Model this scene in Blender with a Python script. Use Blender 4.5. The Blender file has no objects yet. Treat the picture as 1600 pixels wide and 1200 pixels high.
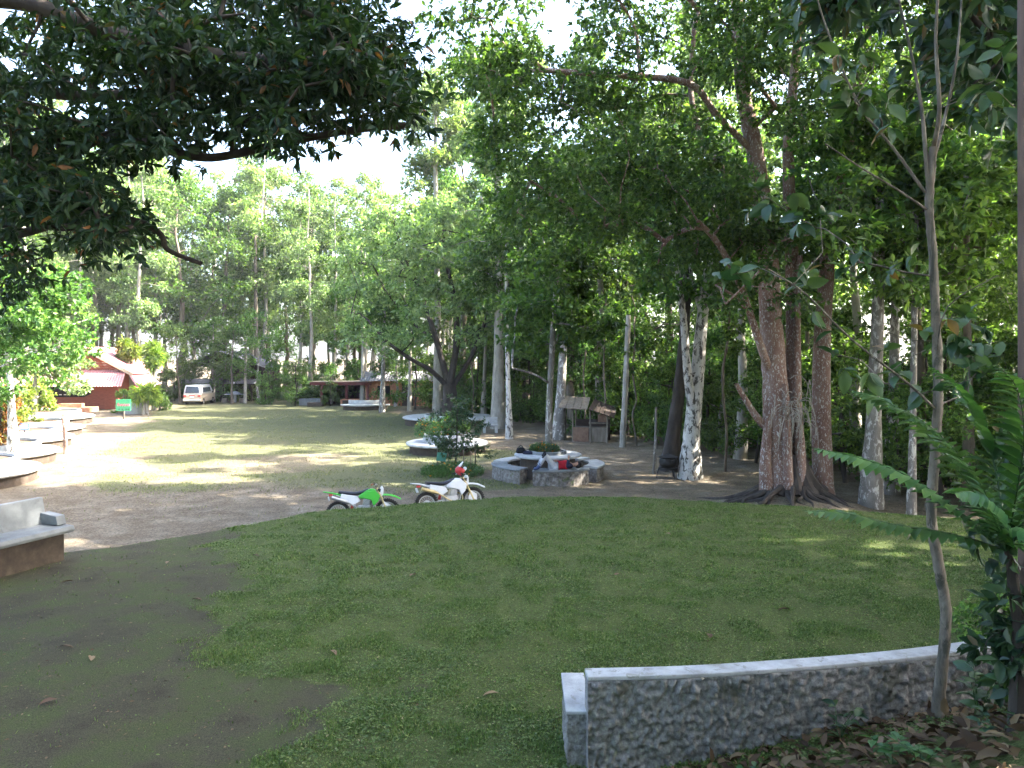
import bpy, bmesh, math, random
import numpy as np
from mathutils import Vector, Matrix, Euler

# ------------------------------------------------------------------ camera, sky, sun, exposure
scn = bpy.context.scene
CAMZ, FPX, HORZ = 4.15, 1180.0, 560.0          # eye height above the field, focal length and horizon row (1600 px wide frame)
cam_d = bpy.data.cameras.new('camera'); cam = bpy.data.objects.new('camera', cam_d)
scn.collection.objects.link(cam); scn.camera = cam
cam.location = (0, 0, CAMZ); cam.rotation_euler = (math.radians(90), 0, 0)
cam_d.sensor_width = 36.0; cam_d.lens = 36.0 * FPX / 1600.0
cam_d.shift_y = (HORZ - 600.0) / 1600.0
cam_d.clip_start = 0.1; cam_d.clip_end = 3000
SUN_AZ = math.radians(90)     # clockwise from +Y (view direction): straight to the right
SUN_EL = math.radians(41)
world = bpy.data.worlds.new('World'); scn.world = world; world.use_nodes = True
wn = world.node_tree.nodes; wl = world.node_tree.links
bgn = wn['Background']; sky = wn.new('ShaderNodeTexSky'); sky.sky_type = 'NISHITA'
sky.sun_disc = False; sky.sun_elevation = SUN_EL; sky.sun_rotation = SUN_AZ
sky.air_density = .9; sky.dust_density = 4.5; sky.ozone_density = 1.0
wl.new(sky.outputs[0], bgn.inputs[0]); bgn.inputs[1].default_value = 0.15
sun_d = bpy.data.lights.new('sun', 'SUN'); sun = bpy.data.objects.new('sun', sun_d); scn.collection.objects.link(sun)
sun_d.energy = 5.0; sun_d.angle = math.radians(0.6); sun_d.color = (1.0, 0.93, 0.82)
SUNV = Vector((math.sin(SUN_AZ) * math.cos(SUN_EL), math.cos(SUN_AZ) * math.cos(SUN_EL), math.sin(SUN_EL)))
sun.rotation_euler = SUNV.to_track_quat('Z', 'Y').to_euler(); sun.location = (30, -10, 40)
vs = scn.view_settings; vs.view_transform = 'Standard'; vs.look = 'None'; vs.gamma = 1.0; vs.exposure = 3.3
vs.use_curve_mapping = False
scn.render.engine = 'CYCLES'; cy = scn.cycles
cy.max_bounces = 4; cy.diffuse_bounces = 2; cy.glossy_bounces = 2; cy.transmission_bounces = 3; cy.transparent_max_bounces = 4
cy.caustics_reflective = False; cy.caustics_refractive = False
cy.use_denoising = True; cy.sample_clamp_indirect = 6.0
cy.use_adaptive_sampling = True; cy.adaptive_threshold = 0.03

# ------------------------------------------------------------------ helpers
COL = scn.collection
PI = math.pi
def rng_(s): return np.random.default_rng(s)
def P(px, py, D): return np.array([(px - 800) / FPX * D, D, CAMZ + (HORZ - py) / FPX * D])
def gd_(py, z=0.0): return (CAMZ - z) * FPX / (py - HORZ)
def G(px, py, z=0.0):
    D = gd_(py, z); return np.array([(px - 800) / FPX * D, D, z])
def sstep(a, b, x):
    t = np.clip((np.asarray(x, float) - a) / (b - a), 0, 1); return t * t * (3 - 2 * t)
def _h(ix, iy, s):
    n = (ix * 374761393 + iy * 668265263 + s * 982451653) & 0xffffffff
    n = ((n ^ (n >> 13)) * 1274126177) & 0xffffffff
    return ((n ^ (n >> 16)) & 0xffff) / 65535.0
def vnoise(x, y, s=0):
    x = np.asarray(x, float); y = np.asarray(y, float)
    ix = np.floor(x).astype(np.int64); iy = np.floor(y).astype(np.int64)
    fx = x - ix; fy = y - iy; fx = fx * fx * (3 - 2 * fx); fy = fy * fy * (3 - 2 * fy)
    a = _h(ix, iy, s); b = _h(ix + 1, iy, s); c = _h(ix, iy + 1, s); d = _h(ix + 1, iy + 1, s)
    return (a * (1 - fx) + b * fx) * (1 - fy) + (c * (1 - fx) + d * fx) * fy
def fbm(x, y, s=0, o=4):
    t = 0; a = .5
    for k in range(o): t = t + a * vnoise(x * 2 ** k, y * 2 ** k, s + k); a *= .5
    return t / (1 - .5 ** o)
def worley(x, y, s=0):
    ix = np.floor(x).astype(np.int64); iy = np.floor(y).astype(np.int64); m = np.full(np.shape(x), 9.0)
    for dx in (-1, 0, 1):
        for dy in (-1, 0, 1):
            px = ix + dx + _h(ix + dx, iy + dy, s); py = iy + dy + _h(ix + dx, iy + dy, s + 7)
            m = np.minimum(m, (px - x) ** 2 + (py - y) ** 2)
    return np.sqrt(m)

def tag(o, label=None, cat=None, group=None, kind=None):
    if label: o['label'] = label
    if cat: o['category'] = cat
    if group: o['group'] = group
    if kind: o['kind'] = kind
    return o
def thing(name, label, cat, loc=(0, 0, 0), rz=0.0, group=None):
    o = bpy.data.objects.new(name, None); o.empty_display_size = .2; COL.objects.link(o)
    o.location = tuple(float(v) for v in loc); o.rotation_euler = (0, 0, rz)
    return tag(o, label, cat, group)
def link(name, me, parent=None, loc=None):
    o = bpy.data.objects.new(name, me); COL.objects.link(o)
    if parent is not None: o.parent = parent
    if loc is not None: o.location = tuple(float(v) for v in loc)
    return o
def fast_mesh(name, V, F, mat, attr=None, smooth=False):
    """V (n,3), F (m,k) all the same size; attr: per-face float 'v'"""
    me = bpy.data.meshes.new(name); V = np.ascontiguousarray(V, np.float32); F = np.ascontiguousarray(F, np.int32)
    m, k = F.shape
    me.vertices.add(len(V)); me.vertices.foreach_set('co', V.ravel())
    me.loops.add(m * k); me.loops.foreach_set('vertex_index', F.ravel())
    me.polygons.add(m); me.polygons.foreach_set('loop_start', np.arange(0, m * k, k, dtype=np.int32))
    if smooth: me.polygons.foreach_set('use_smooth', np.ones(m, bool))
    if attr is not None:
        a = me.attributes.new('v', 'FLOAT', 'FACE'); a.data.foreach_set('value', np.ascontiguousarray(attr, np.float32))
    me.update(calc_edges=True); me.materials.append(mat)
    return me
def rotm(rx=0, ry=0, rz=0): return np.array(Euler((rx, ry, rz)).to_matrix())
class MB:
    def __init__(s): s.V = []; s.F = []; s.n = 0
    def add(s, V, F):
        V = np.asarray(V, float); s.V.append(V); s.F += [tuple(int(i) + s.n for i in f) for f in F]; s.n += len(V); return s
    def box(s, c, d, r=None, taper=None):
        x, y, z = np.array(d) / 2.0
        V = np.array([[-x, -y, -z], [x, -y, -z], [x, y, -z], [-x, y, -z], [-x, -y, z], [x, -y, z], [x, y, z], [-x, y, z]])
        if taper: V[4:, 0] *= taper[0]; V[4:, 1] *= taper[1]
        if r is not None: V = V @ rotm(*r).T
        return s.add(V + np.array(c), [(0, 3, 2, 1), (4, 5, 6, 7), (0, 1, 5, 4), (1, 2, 6, 5), (2, 3, 7, 6), (3, 0, 4, 7)])
    def bar(s, a, b, w, h, up=(0, 0, 1)):
        a = np.array(a, float); b = np.array(b, float); d = b - a; L = np.linalg.norm(d); d /= L
        u = np.array(up, float); x = np.cross(d, u)
        if np.linalg.norm(x) < 1e-4: x = np.cross(d, (1, 0, 0))
        x /= np.linalg.norm(x); u = np.cross(x, d)
        V = [p + x * sx * w / 2 + u * su * h / 2 for p in (a, b) for sx, su in ((-1, -1), (1, -1), (1, 1), (-1, 1))]
        return s.add(V, [(0, 3, 2, 1), (4, 5, 6, 7), (0, 1, 5, 4), (1, 2, 6, 5), (2, 3, 7, 6), (3, 0, 4, 7)])
    def tube(s, pts, rad, seg=8, cap=True, wob=0, rg=None, flat=None):
        V, F = tube_arr(pts, rad, seg, cap, wob, rg, flat); return s.add(V, F)
    def lathe(s, prof, seg=32, a0=0, a1=2 * PI, c=(0, 0, 0), wob=None):
        """prof: closed or open list of (r,z)"""
        full = abs(a1 - a0 - 2 * PI) < 1e-6; na = seg if full else seg + 1
        A = a0 + (a1 - a0) * np.arange(na) / seg; V = []
        for (r, z) in prof:
            rr = r if wob is None else r * (1 + wob(A))
            V.append(np.stack([np.cos(A) * rr, np.sin(A) * rr, np.full(na, z)], 1))
        V = np.concatenate(V) + np.array(c); F = []
        for i in range(len(prof) - 1):
            for j in range(seg):
                k = (j + 1) % na
                F.append((i * na + j, i * na + k, (i + 1) * na + k, (i + 1) * na + j))
        if not full:
            F.append(tuple(i * na for i in range(len(prof)))[::-1]); F.append(tuple(i * na + na - 1 for i in range(len(prof))))
        return s.add(V, F)
    def prism(s, poly, a, b, axis=1):
        """poly of 2D points extruded along axis from a to b"""
        n = len(poly); V = []
        for t in (a, b):
            for (u, w) in poly: V.append({0: (t, u, w), 1: (u, t, w), 2: (u, w, t)}[axis])
        F = [tuple(range(n))[::-1], tuple(range(n, 2 * n))] + [(i, (i + 1) % n, n + (i + 1) % n, n + i) for i in range(n)]
        return s.add(V, F)
    def sph(s, c, r, seg=12, rings=8):
        r = np.array(r if np.ndim(r) else (r, r, r), float)
        th = np.linspace(0, PI, rings + 1); ph = np.arange(seg) * 2 * PI / seg
        V = np.array([[math.sin(t) * math.cos(p), math.sin(t) * math.sin(p), math.cos(t)] for t in th for p in ph]) * r + np.array(c)
        F = [(i * seg + j, (i + 1) * seg + j, (i + 1) * seg + (j + 1) % seg, i * seg + (j + 1) % seg) for i in range(rings) for j in range(seg)]
        return s.add(V, F)
    def mesh(s, name, mat, smooth=False):
        me = bpy.data.meshes.new(name)
        me.from_pydata(np.concatenate(s.V).tolist(), [], s.F)
        bm = bmesh.new(); bm.from_mesh(me); bmesh.ops.remove_doubles(bm, verts=bm.verts, dist=1e-5)
        bmesh.ops.recalc_face_normals(bm, faces=bm.faces); bm.to_mesh(me); bm.free()
        if smooth:
            me.polygons.foreach_set('use_smooth', np.ones(len(me.polygons), bool)); me.set_sharp_from_angle(angle=math.radians(40))
        me.materials.append(mat); return me
    def build(s, name, mat, parent=None, loc=None, smooth=False, bevel=0):
        o = link(name, s.mesh(name, mat, smooth), parent, loc)
        if bevel:
            b = o.modifiers.new('bevel', 'BEVEL'); b.width = bevel; b.segments = 2; b.limit_method = 'ANGLE'
        return o
def tube_arr(pts, rad, seg=8, cap=True, wob=0, rg=None, flat=None):
    p = np.asarray(pts, float); n = len(p); r = np.broadcast_to(np.asarray(rad, float), (n,))
    t = np.gradient(p, axis=0); t /= np.linalg.norm(t, axis=1)[:, None] + 1e-9
    ref = np.array([0, 0, 1.0]) if abs(t[0, 2]) < .8 else np.array([1.0, 0, 0])
    x = np.cross(ref, t); bad = np.linalg.norm(x, axis=1) < .15
    if bad.any(): x[bad] = np.cross(np.array([.3, 1.0, .2]), t[bad])
    x /= np.linalg.norm(x, axis=1)[:, None]
    for i in range(1, n):
        v = x[i - 1] - t[i] * np.dot(x[i - 1], t[i]); L = np.linalg.norm(v)
        if L > 1e-3: x[i] = v / L
    y = np.cross(t, x); A = np.arange(seg) * 2 * PI / seg
    R = np.repeat(r[:, None], seg, 1)
    if wob and rg is not None: R = R * (1 + wob * (rg.random((n, seg)) - .5))
    if flat: y = y * flat
    V = p[:, None, :] + R[..., None] * (np.cos(A)[None, :, None] * x[:, None, :] + np.sin(A)[None, :, None] * y[:, None, :])
    V = V.reshape(-1, 3); F = []
    for i in range(n - 1):
        for j in range(seg):
            k = (j + 1) % seg; F.append((i * seg + j, i * seg + k, (i + 1) * seg + k, (i + 1) * seg + j))
    if cap: F.append(tuple(range(seg))[::-1]); F.append(tuple(range((n - 1) * seg, n * seg)))
    return V, F
def smoothline(pts, n=4):
    """Catmull-Rom through pts"""
    p = np.asarray(pts, float); q = np.concatenate([[2 * p[0] - p[1]], p, [2 * p[-1] - p[-2]]]); out = []
    for i in range(1, len(q) - 2):
        for k in range(n):
            t = k / n; a, b, c, d = q[i - 1], q[i], q[i + 1], q[i + 2]
            out.append(.5 * (2 * b + (c - a) * t + (2 * a - 5 * b + 4 * c - d) * t * t + (3 * b - a - 3 * c + d) * t ** 3))
    out.append(p[-1]); return np.array(out)
def copy_tree(o, parent=None):
    c = o.copy(); COL.objects.link(c); c.parent = parent
    for ch in o.children:
        copy_tree(ch, c)
    return c

# ------------------------------------------------------------------ materials
def new_mat(name):
    m = bpy.data.materials.new(name); m.use_nodes = True; nt = m.node_tree; nt.nodes.clear()
    out = nt.nodes.new('ShaderNodeOutputMaterial'); b = nt.nodes.new('ShaderNodeBsdfPrincipled'); nt.links.new(b.outputs[0], out.inputs[0])
    return m, nt, b, out
def ramp(nt, fac, stops):
    r = nt.nodes.new('ShaderNodeValToRGB'); e = r.color_ramp.elements
    while len(e) > 1: e.remove(e[-1])
    e[0].position = stops[0][0]; e[0].color = (*stops[0][1], 1)
    for p, c in stops[1:]:
        n = e.new(p); n.color = (*c, 1)
    nt.links.new(fac, r.inputs[0]); return r.outputs[0]
def tex(nt, kind, scale, vec=None, detail=4, rough=.6, dist=0):
    n = nt.nodes.new('ShaderNodeTex' + kind); n.inputs['Scale'].default_value = scale
    if 'Detail' in n.inputs: n.inputs['Detail'].default_value = detail
    if 'Roughness' in n.inputs: n.inputs['Roughness'].default_value = rough
    if kind == 'Noise': n.inputs['Distortion'].default_value = dist
    if vec is not None: nt.links.new(vec, n.inputs['Vector'])
    return n
def coords(nt, sc=(1, 1, 1)):
    c = nt.nodes.new('ShaderNodeTexCoord'); m = nt.nodes.new('ShaderNodeMapping'); m.inputs['Scale'].default_value = sc
    nt.links.new(c.outputs['Object'], m.inputs[0]); return m.outputs[0]
def mixc(nt, fac, a, b, mode='MIX'):
    n = nt.nodes.new('ShaderNodeMix'); n.data_type = 'RGBA'; n.blend_type = mode
    for s, v in ((n.inputs[0], fac), (n.inputs[6], a), (n.inputs[7], b)):
        if hasattr(v, 'links'): nt.links.new(v, s)
        else: s.default_value = v if not isinstance(v, tuple) else (*v, 1)
    return n.outputs[2]
def bump(nt, b, h, strength=.4, dist=.02):
    n = nt.nodes.new('ShaderNodeBump'); n.inputs['Strength'].default_value = strength; n.inputs['Distance'].default_value = dist
    nt.links.new(h, n.inputs['Height']); nt.links.new(n.outputs[0], b.inputs['Normal'])
def surf(name, stops, scale=4, rough=.8, bs=.3, bd=.01, stretch=(1, 1, 1), metal=0, spec=.3, second=None, dist=0, kind='Noise', bscale=None):
    """noise-driven colour ramp; second=(scale, threshold, colour): patches"""
    m, nt, b, out = new_mat(name); v = coords(nt, stretch)
    n = tex(nt, kind, scale, v, 6, .65, dist); fac = n.outputs[0]
    c = ramp(nt, fac, stops)
    if second:
        s = tex(nt, 'Noise', second[0], v, 5, .7, .6)
        f = ramp(nt, s.outputs[0], [(second[1] - .03, (0, 0, 0)), (second[1] + .03, (1, 1, 1))])
        c = mixc(nt, f, c, second[2])
    nt.links.new(c, b.inputs['Base Color']); b.inputs['Roughness'].default_value = rough; b.inputs['Metallic'].default_value = metal
    b.inputs['Specular IOR Level'].default_value = spec
    if bs:
        h = fac if bscale is None else tex(nt, 'Noise', bscale, v, 6, .7).outputs[0]
        bump(nt, b, h, bs, bd)
    return m
def leafmat(name, dark, mid, light, trans=.35, tcol=None, dead=None, spec=.35, rough=.45):
    m, nt, b, out = new_mat(name)
    a = nt.nodes.new('ShaderNodeAttribute'); a.attribute_name = 'v'
    oi = nt.nodes.new('ShaderNodeObjectInfo')
    st = [(0, dark), (.5, mid), (.93, light)]
    if dead: st += [(.975, light), (.985, dead)]
    c = ramp(nt, a.outputs['Fac'], st)
    mr = nt.nodes.new('ShaderNodeMapRange'); mr.inputs[3].default_value = .72; mr.inputs[4].default_value = 1.25
    nt.links.new(oi.outputs['Random'], mr.inputs[0])
    hs = nt.nodes.new('ShaderNodeHueSaturation'); nt.links.new(c, hs.inputs['Color']); nt.links.new(mr.outputs[0], hs.inputs['Value'])
    mh = nt.nodes.new('ShaderNodeMapRange'); mh.inputs[3].default_value = .485; mh.inputs[4].default_value = .515
    w = nt.nodes.new('ShaderNodeMath'); w.operation = 'FRACT'; w2 = nt.nodes.new('ShaderNodeMath'); w2.operation = 'MULTIPLY'; w2.inputs[1].default_value = 7.3
    nt.links.new(oi.outputs['Random'], w2.inputs[0]); nt.links.new(w2.outputs[0], w.inputs[0]); nt.links.new(w.outputs[0], mh.inputs[0]); nt.links.new(mh.outputs[0], hs.inputs['Hue'])
    nt.links.new(hs.outputs[0], b.inputs['Base Color']); b.inputs['Roughness'].default_value = rough; b.inputs['Specular IOR Level'].default_value = spec
    t = nt.nodes.new('ShaderNodeBsdfTranslucent')
    tc = mixc(nt, 1.0, hs.outputs[0], tcol or (1.5, 1.7, .6), 'MULTIPLY'); nt.links.new(tc, t.inputs[0])
    mx = nt.nodes.new('ShaderNodeMixShader'); mx.inputs[0].default_value = trans
    nt.links.new(b.outputs[0], mx.inputs[1]); nt.links.new(t.outputs[0], mx.inputs[2]); nt.links.new(mx.outputs[0], out.inputs[0])
    return m
def flat(name, c, rough=.5, metal=0, spec=.4, var=.12, scale=6):
    k = lambda f: tuple(min(1, v * f) for v in c)
    return surf(name, [(.3, k(1 - var)), (.7, k(1 + var))], scale, rough, .08, .002, metal=metal, spec=spec)

M = {}
M['leaf_forest'] = leafmat('leaf_forest', (.032, .068, .020), (.068, .13, .038), (.135, .21, .06), .5)
M['leaf_pale'] = leafmat('leaf_pale', (.07, .115, .052), (.14, .20, .092), (.23, .30, .14), .45)
M['leaf_fig'] = leafmat('leaf_fig', (.032, .072, .024), (.062, .13, .040), (.12, .205, .06), .5)
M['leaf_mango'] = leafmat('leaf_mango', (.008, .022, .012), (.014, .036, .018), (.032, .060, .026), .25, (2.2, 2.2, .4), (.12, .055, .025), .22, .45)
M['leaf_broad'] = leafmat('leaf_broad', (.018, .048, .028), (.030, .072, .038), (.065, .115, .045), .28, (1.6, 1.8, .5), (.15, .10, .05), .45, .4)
M['leaf_fern'] = leafmat('leaf_fern', (.032, .085, .028), (.055, .13, .042), (.09, .17, .055), .3, None, None, .45, .38)
M['leaf_bright'] = leafmat('leaf_bright', (.09, .15, .03), (.17, .24, .045), (.28, .33, .07), .4)
M['leaf_croton'] = leafmat('leaf_croton', (.05, .09, .02), (.25, .06, .025), (.38, .26, .04), .3)
M['grass'] = leafmat('grass', (.050, .085, .020), (.088, .14, .034), (.19, .21, .08), .25, None, (.22, .20, .10), .25, .6)
M['litter'] = leafmat('litter', (.035, .02, .012), (.10, .06, .035), (.20, .14, .085), .1, (1.2, 1, .7), None, .2, .7)
M['flower'] = leafmat('flower', (.50, .06, .01), (.65, .18, .01), (.75, .42, .02), .2, (1, 1, 1))
M['bark'] = surf('bark', [(.25, (.06, .045, .035)), (.5, (.13, .105, .08)), (.8, (.24, .21, .17))], 5, .9, .8, .02, (1, 1, .3))
M['bark_pale'] = surf('bark_pale', [(.25, (.13, .11, .09)), (.5, (.27, .25, .21)), (.8, (.42, .40, .35))], 4, .85, .6, .015, (1, 1, .35))
M['bark_dark'] = surf('bark_dark', [(.25, (.02, .016, .013)), (.6, (.055, .045, .038)), (.85, (.12, .105, .09))], 5, .9, .8, .02, (1, 1, .3))
M['bark_fig'] = surf('bark_fig', [(.25, (.085, .045, .034)), (.5, (.17, .10, .075)), (.8, (.27, .20, .16))], 2.2, .8, .6, .012, (1, 1, .45), second=(24, .575, (.40, .38, .35)), bscale=8)
M['bark_white'] = surf('bark_white', [(.3, (.36, .34, .31)), (.7, (.56, .54, .50))], 4, .8, .5, .01, (1, 1, .5), second=(7.0, .545, (.075, .068, .058)), bscale=14)
M['bark_spot'] = surf('bark_spot', [(.3, (.11, .10, .085)), (.7, (.22, .20, .175))], 5, .85, .5, .012, (1, 1, .5), second=(6, .56, (.46, .44, .40)), bscale=12)
M['bark_peel'] = surf('bark_peel', [(.3, (.07, .06, .045)), (.5, (.14, .12, .095)), (.75, (.27, .245, .20))], 9, .9, .9, .012, (1, 1, .35), second=(6, .53, (.06, .058, .045)))
M['concrete'] = surf('concrete', [(.25, (.26, .265, .26)), (.55, (.42, .425, .42)), (.8, (.56, .565, .56))], 3, .75, .25, .006, second=(2.2, .68, (.24, .24, .23)), bscale=40)
M['concrete_grey'] = surf('concrete_grey', [(.25, (.11, .12, .125)), (.55, (.18, .195, .20)), (.8, (.26, .275, .28))], 3, .75, .25, .006, second=(2.0, .62, (.13, .14, .14)), bscale=40)
M['white_paint'] = surf('white_paint', [(.3, (.25, .255, .255)), (.55, (.38, .39, .40)), (.75, (.50, .51, .52))], 5, .7, .5, .006, second=(9, .60, (.24, .24, .22)), bscale=30)
M['base_brown'] = surf('base_brown', [(.25, (.030, .024, .019)), (.55, (.065, .050, .038)), (.85, (.13, .105, .08))], 6, .95, .7, .015)
M['soil'] = surf('soil', [(.3, (.05, .035, .025)), (.7, (.11, .08, .055))], 8, .95, .6, .02)
M['rough_stone'] = surf('rough_stone', [(.30, (.07, .06, .052)), (.5, (.17, .155, .14)), (.72, (.33, .315, .29))], 9, .95, .9, .02, second=(3, .62, (.10, .12, .055)), bscale=30)
M['steel'] = flat('steel', (.45, .45, .46), .35, .9)
M['black_metal'] = flat('black_metal', (.022, .022, .022), .5, .3)
M['cast_iron'] = flat('cast_iron', (.03, .028, .026), .7, .2, .3, .3)
M['rubber'] = flat('rubber', (.03, .028, .026), .85, 0, .2, .3)
M['seat_vinyl'] = flat('seat_vinyl', (.018, .02, .028), .5)
M['green_plastic'] = flat('green_plastic', (.05, .42, .03), .35, 0, .5, .06)
M['white_plastic'] = flat('white_plastic', (.72, .73, .75), .4, 0, .5, .05)
M['orange_rubber'] = flat('orange_rubber', (.42, .13, .05), .7)
M['gold_metal'] = flat('gold_metal', (.55, .45, .24), .35, .6)
M['red_plastic'] = flat('red_plastic', (.45, .03, .03), .4)

# ------------------------------------------------------------------ the lie of the land
EX = np.array([-300, -60, -16, -11, -9, -7.2, -5.3, -4.3, -2.4, 0, 3.1, 5.9, 8.3, 12, 20, 60, 300])
EY = np.array([8, 8, 10.4, 11.8, 12.6, 13.7, 15.7, 16.9, 17.8, 18.6, 18.5, 17.6, 16.6, 15.2, 13, 10, 10])
def edge_s(x, y): return np.interp(x, EX, EY) - y + (vnoise(np.asarray(x) * .9, np.asarray(y) * .9, 5) - .5) * .35
def height(x, y):
    x = np.asarray(x, float); y = np.asarray(y, float); s = np.interp(x, EX, EY) - y
    t = sstep(-1.9, .2, s)
    z = t * (.74 + .21 * sstep(0, 9, s))
    z = z + 1.7 * sstep(5.4, 0.0, y) * sstep(-40, -5, y)                    # the bank the eye stands on
    z = z + 1.75 * np.clip((x - .9) / 4, 0, 1) * np.clip((6.75 - y) / 2.5, 0, 1) * sstep(40, 12, x) * sstep(-40, -8, y)   # leaf-littered bank beside the wall
    z = z + (fbm(x * .35, y * .35, 11, 3) - .5) * .10 * (1 - .5 * t) + (fbm(x * 2.2, y * 2.2, 21, 3) - .5) * .035
    z = z + .5 * np.exp(-((x - 7.7) ** 2 + (y - 21.0) ** 2) / 3.0)
    far = np.sqrt(x * x + y * y); z = z + sstep(110, 420, far) * 3.0
    return z
def grassiness(x, y):
    """1 = turf, 0 = bare earth"""
    x = np.asarray(x, float); y = np.asarray(y, float); s = np.interp(x, EX, EY) - y
    xb = np.interp(y, [4, 6.1, 7.35, 7.6, 8.85, 11.4, 14.4, 18], [-1.7, -1.7, -1.4, -2.6, -3.5, -4.1, -5.6, -7])
    n = (fbm(x * 1.1, y * 1.1, 31, 4) - .5) + .5 * (fbm(x * 4, y * 4, 41, 3) - .5)
    lawn = sstep(-.35, .35, x - xb + n * 1.7)
    bare = sstep(.62, .72, fbm(x * .45 + 3, y * .8, 51, 3)) * sstep(7.2, 6.2, y) ; lawn = lawn * (1 - .8 * bare)
    lawn = lawn * (1 - sstep(7.4, 5.8, y) * sstep(3.4, 4.6, x)) * sstep(-1.1, -.5, s + n * .6)
    xr = np.interp(y, [18, 24, 33, 54, 70, 120], [-9, 1.0, -.8, -7.5, -12, -40]); xl = np.interp(y, [18, 22, 33, 49, 64, 90], [-11, -12, -17, -23.5, -30, -45])
    nf = (fbm(x * .22, y * .30, 61, 4) - .5)
    f = sstep(-1.2, 1.2, xr - x + nf * 7) * sstep(-1.2, 1.2, x - xl + nf * 5)
    gravel = sstep(35, 31, y) * sstep(-4.5, -8.5, x) ; road = sstep(24.2, 21.8, y + nf * 4)
    f = f * (1 - .55 * gravel * sstep(.35, .6, fbm(x * .3, y * .45, 71, 3) + .1)) * (1 - road)
    f = f * (.38 + 1.05 * fbm(x * .5, y * .5, 81, 4))
    wood = sstep(60, 75, np.abs(x) + y * .6)
    return np.where(s > -1.2, lawn, np.clip(f, 0, 1) * (1 - .6 * wood))
xs = np.concatenate([-np.geomspace(900, 40, 16)[:-1], np.arange(-40, -11, .5), np.arange(-11, 11, .14), np.arange(11, 40, .5), np.geomspace(40, 900, 16)])
ys = np.concatenate([-np.geomspace(400, 4, 12)[:-1], np.arange(-4, 4, .5), np.arange(4, 24, .14), np.arange(24, 72, .45), np.geomspace(72, 1500, 20)])
GX, GY = np.meshgrid(xs, ys); GZ = height(GX, GY); GR = grassiness(GX, GY)
def ground_mat(name, turf, terrace):
    m, nt, b, out = new_mat(name); v = coords(nt)
    a = nt.nodes.new('ShaderNodeAttribute'); a.attribute_name = 'grassy'
    n1 = tex(nt, 'Noise', 1.3, v, 8, .65); n2 = tex(nt, 'Noise', 22, v, 8, .75); n3 = tex(nt, 'Noise', 90 if terrace else 16, v, 4 if terrace else 9, .75)
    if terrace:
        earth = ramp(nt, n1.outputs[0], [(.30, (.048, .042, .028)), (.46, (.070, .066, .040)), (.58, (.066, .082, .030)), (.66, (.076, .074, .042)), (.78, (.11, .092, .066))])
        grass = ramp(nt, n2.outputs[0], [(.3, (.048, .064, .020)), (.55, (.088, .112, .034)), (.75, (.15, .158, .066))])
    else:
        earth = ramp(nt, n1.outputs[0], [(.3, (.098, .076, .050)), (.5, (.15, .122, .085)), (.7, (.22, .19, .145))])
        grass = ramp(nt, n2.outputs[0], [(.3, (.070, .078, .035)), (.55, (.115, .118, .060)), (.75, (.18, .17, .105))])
    ad = nt.nodes.new('ShaderNodeMath'); ad.operation = 'ADD'; sb = nt.nodes.new('ShaderNodeMath'); sb.operation = 'MULTIPLY_ADD'
    nt.links.new(n2.outputs[0], sb.inputs[0]); sb.inputs[1].default_value = 1.1; sb.inputs[2].default_value = -.55
    nt.links.new(a.outputs['Fac'], ad.inputs[0]); nt.links.new(sb.outputs[0], ad.inputs[1])
    f = ramp(nt, ad.outputs[0], [(.3, (0, 0, 0)), (.62, (1, 1, 1))])
    c = mixc(nt, f, earth, grass)
    sp = ramp(nt, n3.outputs[0], [(.38, (.32, .32, .32)), (.6, (1.3, 1.3, 1.3))]); c = mixc(nt, .8, c, sp, 'MULTIPLY')
    nt.links.new(c, b.inputs['Base Color']); b.inputs['Roughness'].default_value = .95; b.inputs['Specular IOR Level'].default_value = .15
    mm = nt.nodes.new('ShaderNodeMath'); mm.operation = 'ADD'; nt.links.new(n2.outputs[0], mm.inputs[0]); nt.links.new(n3.outputs[0], mm.inputs[1])
    bump(nt, b, mm.outputs[0], .7, .03)
    return m
def ground_pieces():
    nx, ny = len(xs), len(ys); ix = np.arange(nx * ny).reshape(ny, nx)
    F = np.stack([ix[:-1, :-1], ix[:-1, 1:], ix[1:, 1:], ix[1:, :-1]], -1).reshape(-1, 4)
    V = np.stack([GX, GY, GZ], -1).reshape(-1, 3); R = GR.ravel()
    cx = V[F, 0].mean(1); cyy = V[F, 1].mean(1); s = np.interp(cx, EX, EY) - cyy; g = R[F].mean(1)
    near = (np.abs(cx) < 45) & (cyy > -5) & (cyy < 75)
    lawn = near & (s > -1.0); fld = near & ~lawn & (cx > np.interp(cyy, [18, 33, 49, 75], [-14, -19, -26, -36])) & (cx < np.interp(cyy, [18, 24, 33, 54, 75], [-6, 1, 0, -6, -10])) & (cyy > 22)
    road = near & ~lawn & ~fld
    m1 = ground_mat('lawn_ground', 1, True); m2 = ground_mat('field_ground', 1, False)
    for nm, sel, mt in (('lawn', lawn, m1), ('field', fld, m2), ('dirt_road', road, m2), ('ground', ~near, m2)):
        f = F[sel]; u, inv = np.unique(f, return_inverse=True); me = fast_mesh(nm, V[u], inv.reshape(-1, 4), mt, smooth=True)
        a = me.attributes.new('grassy', 'FLOAT', 'POINT'); a.data.foreach_set('value', R[u].astype(np.float32))
        tag(link(nm, me), kind='structure')
ground_pieces()

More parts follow.
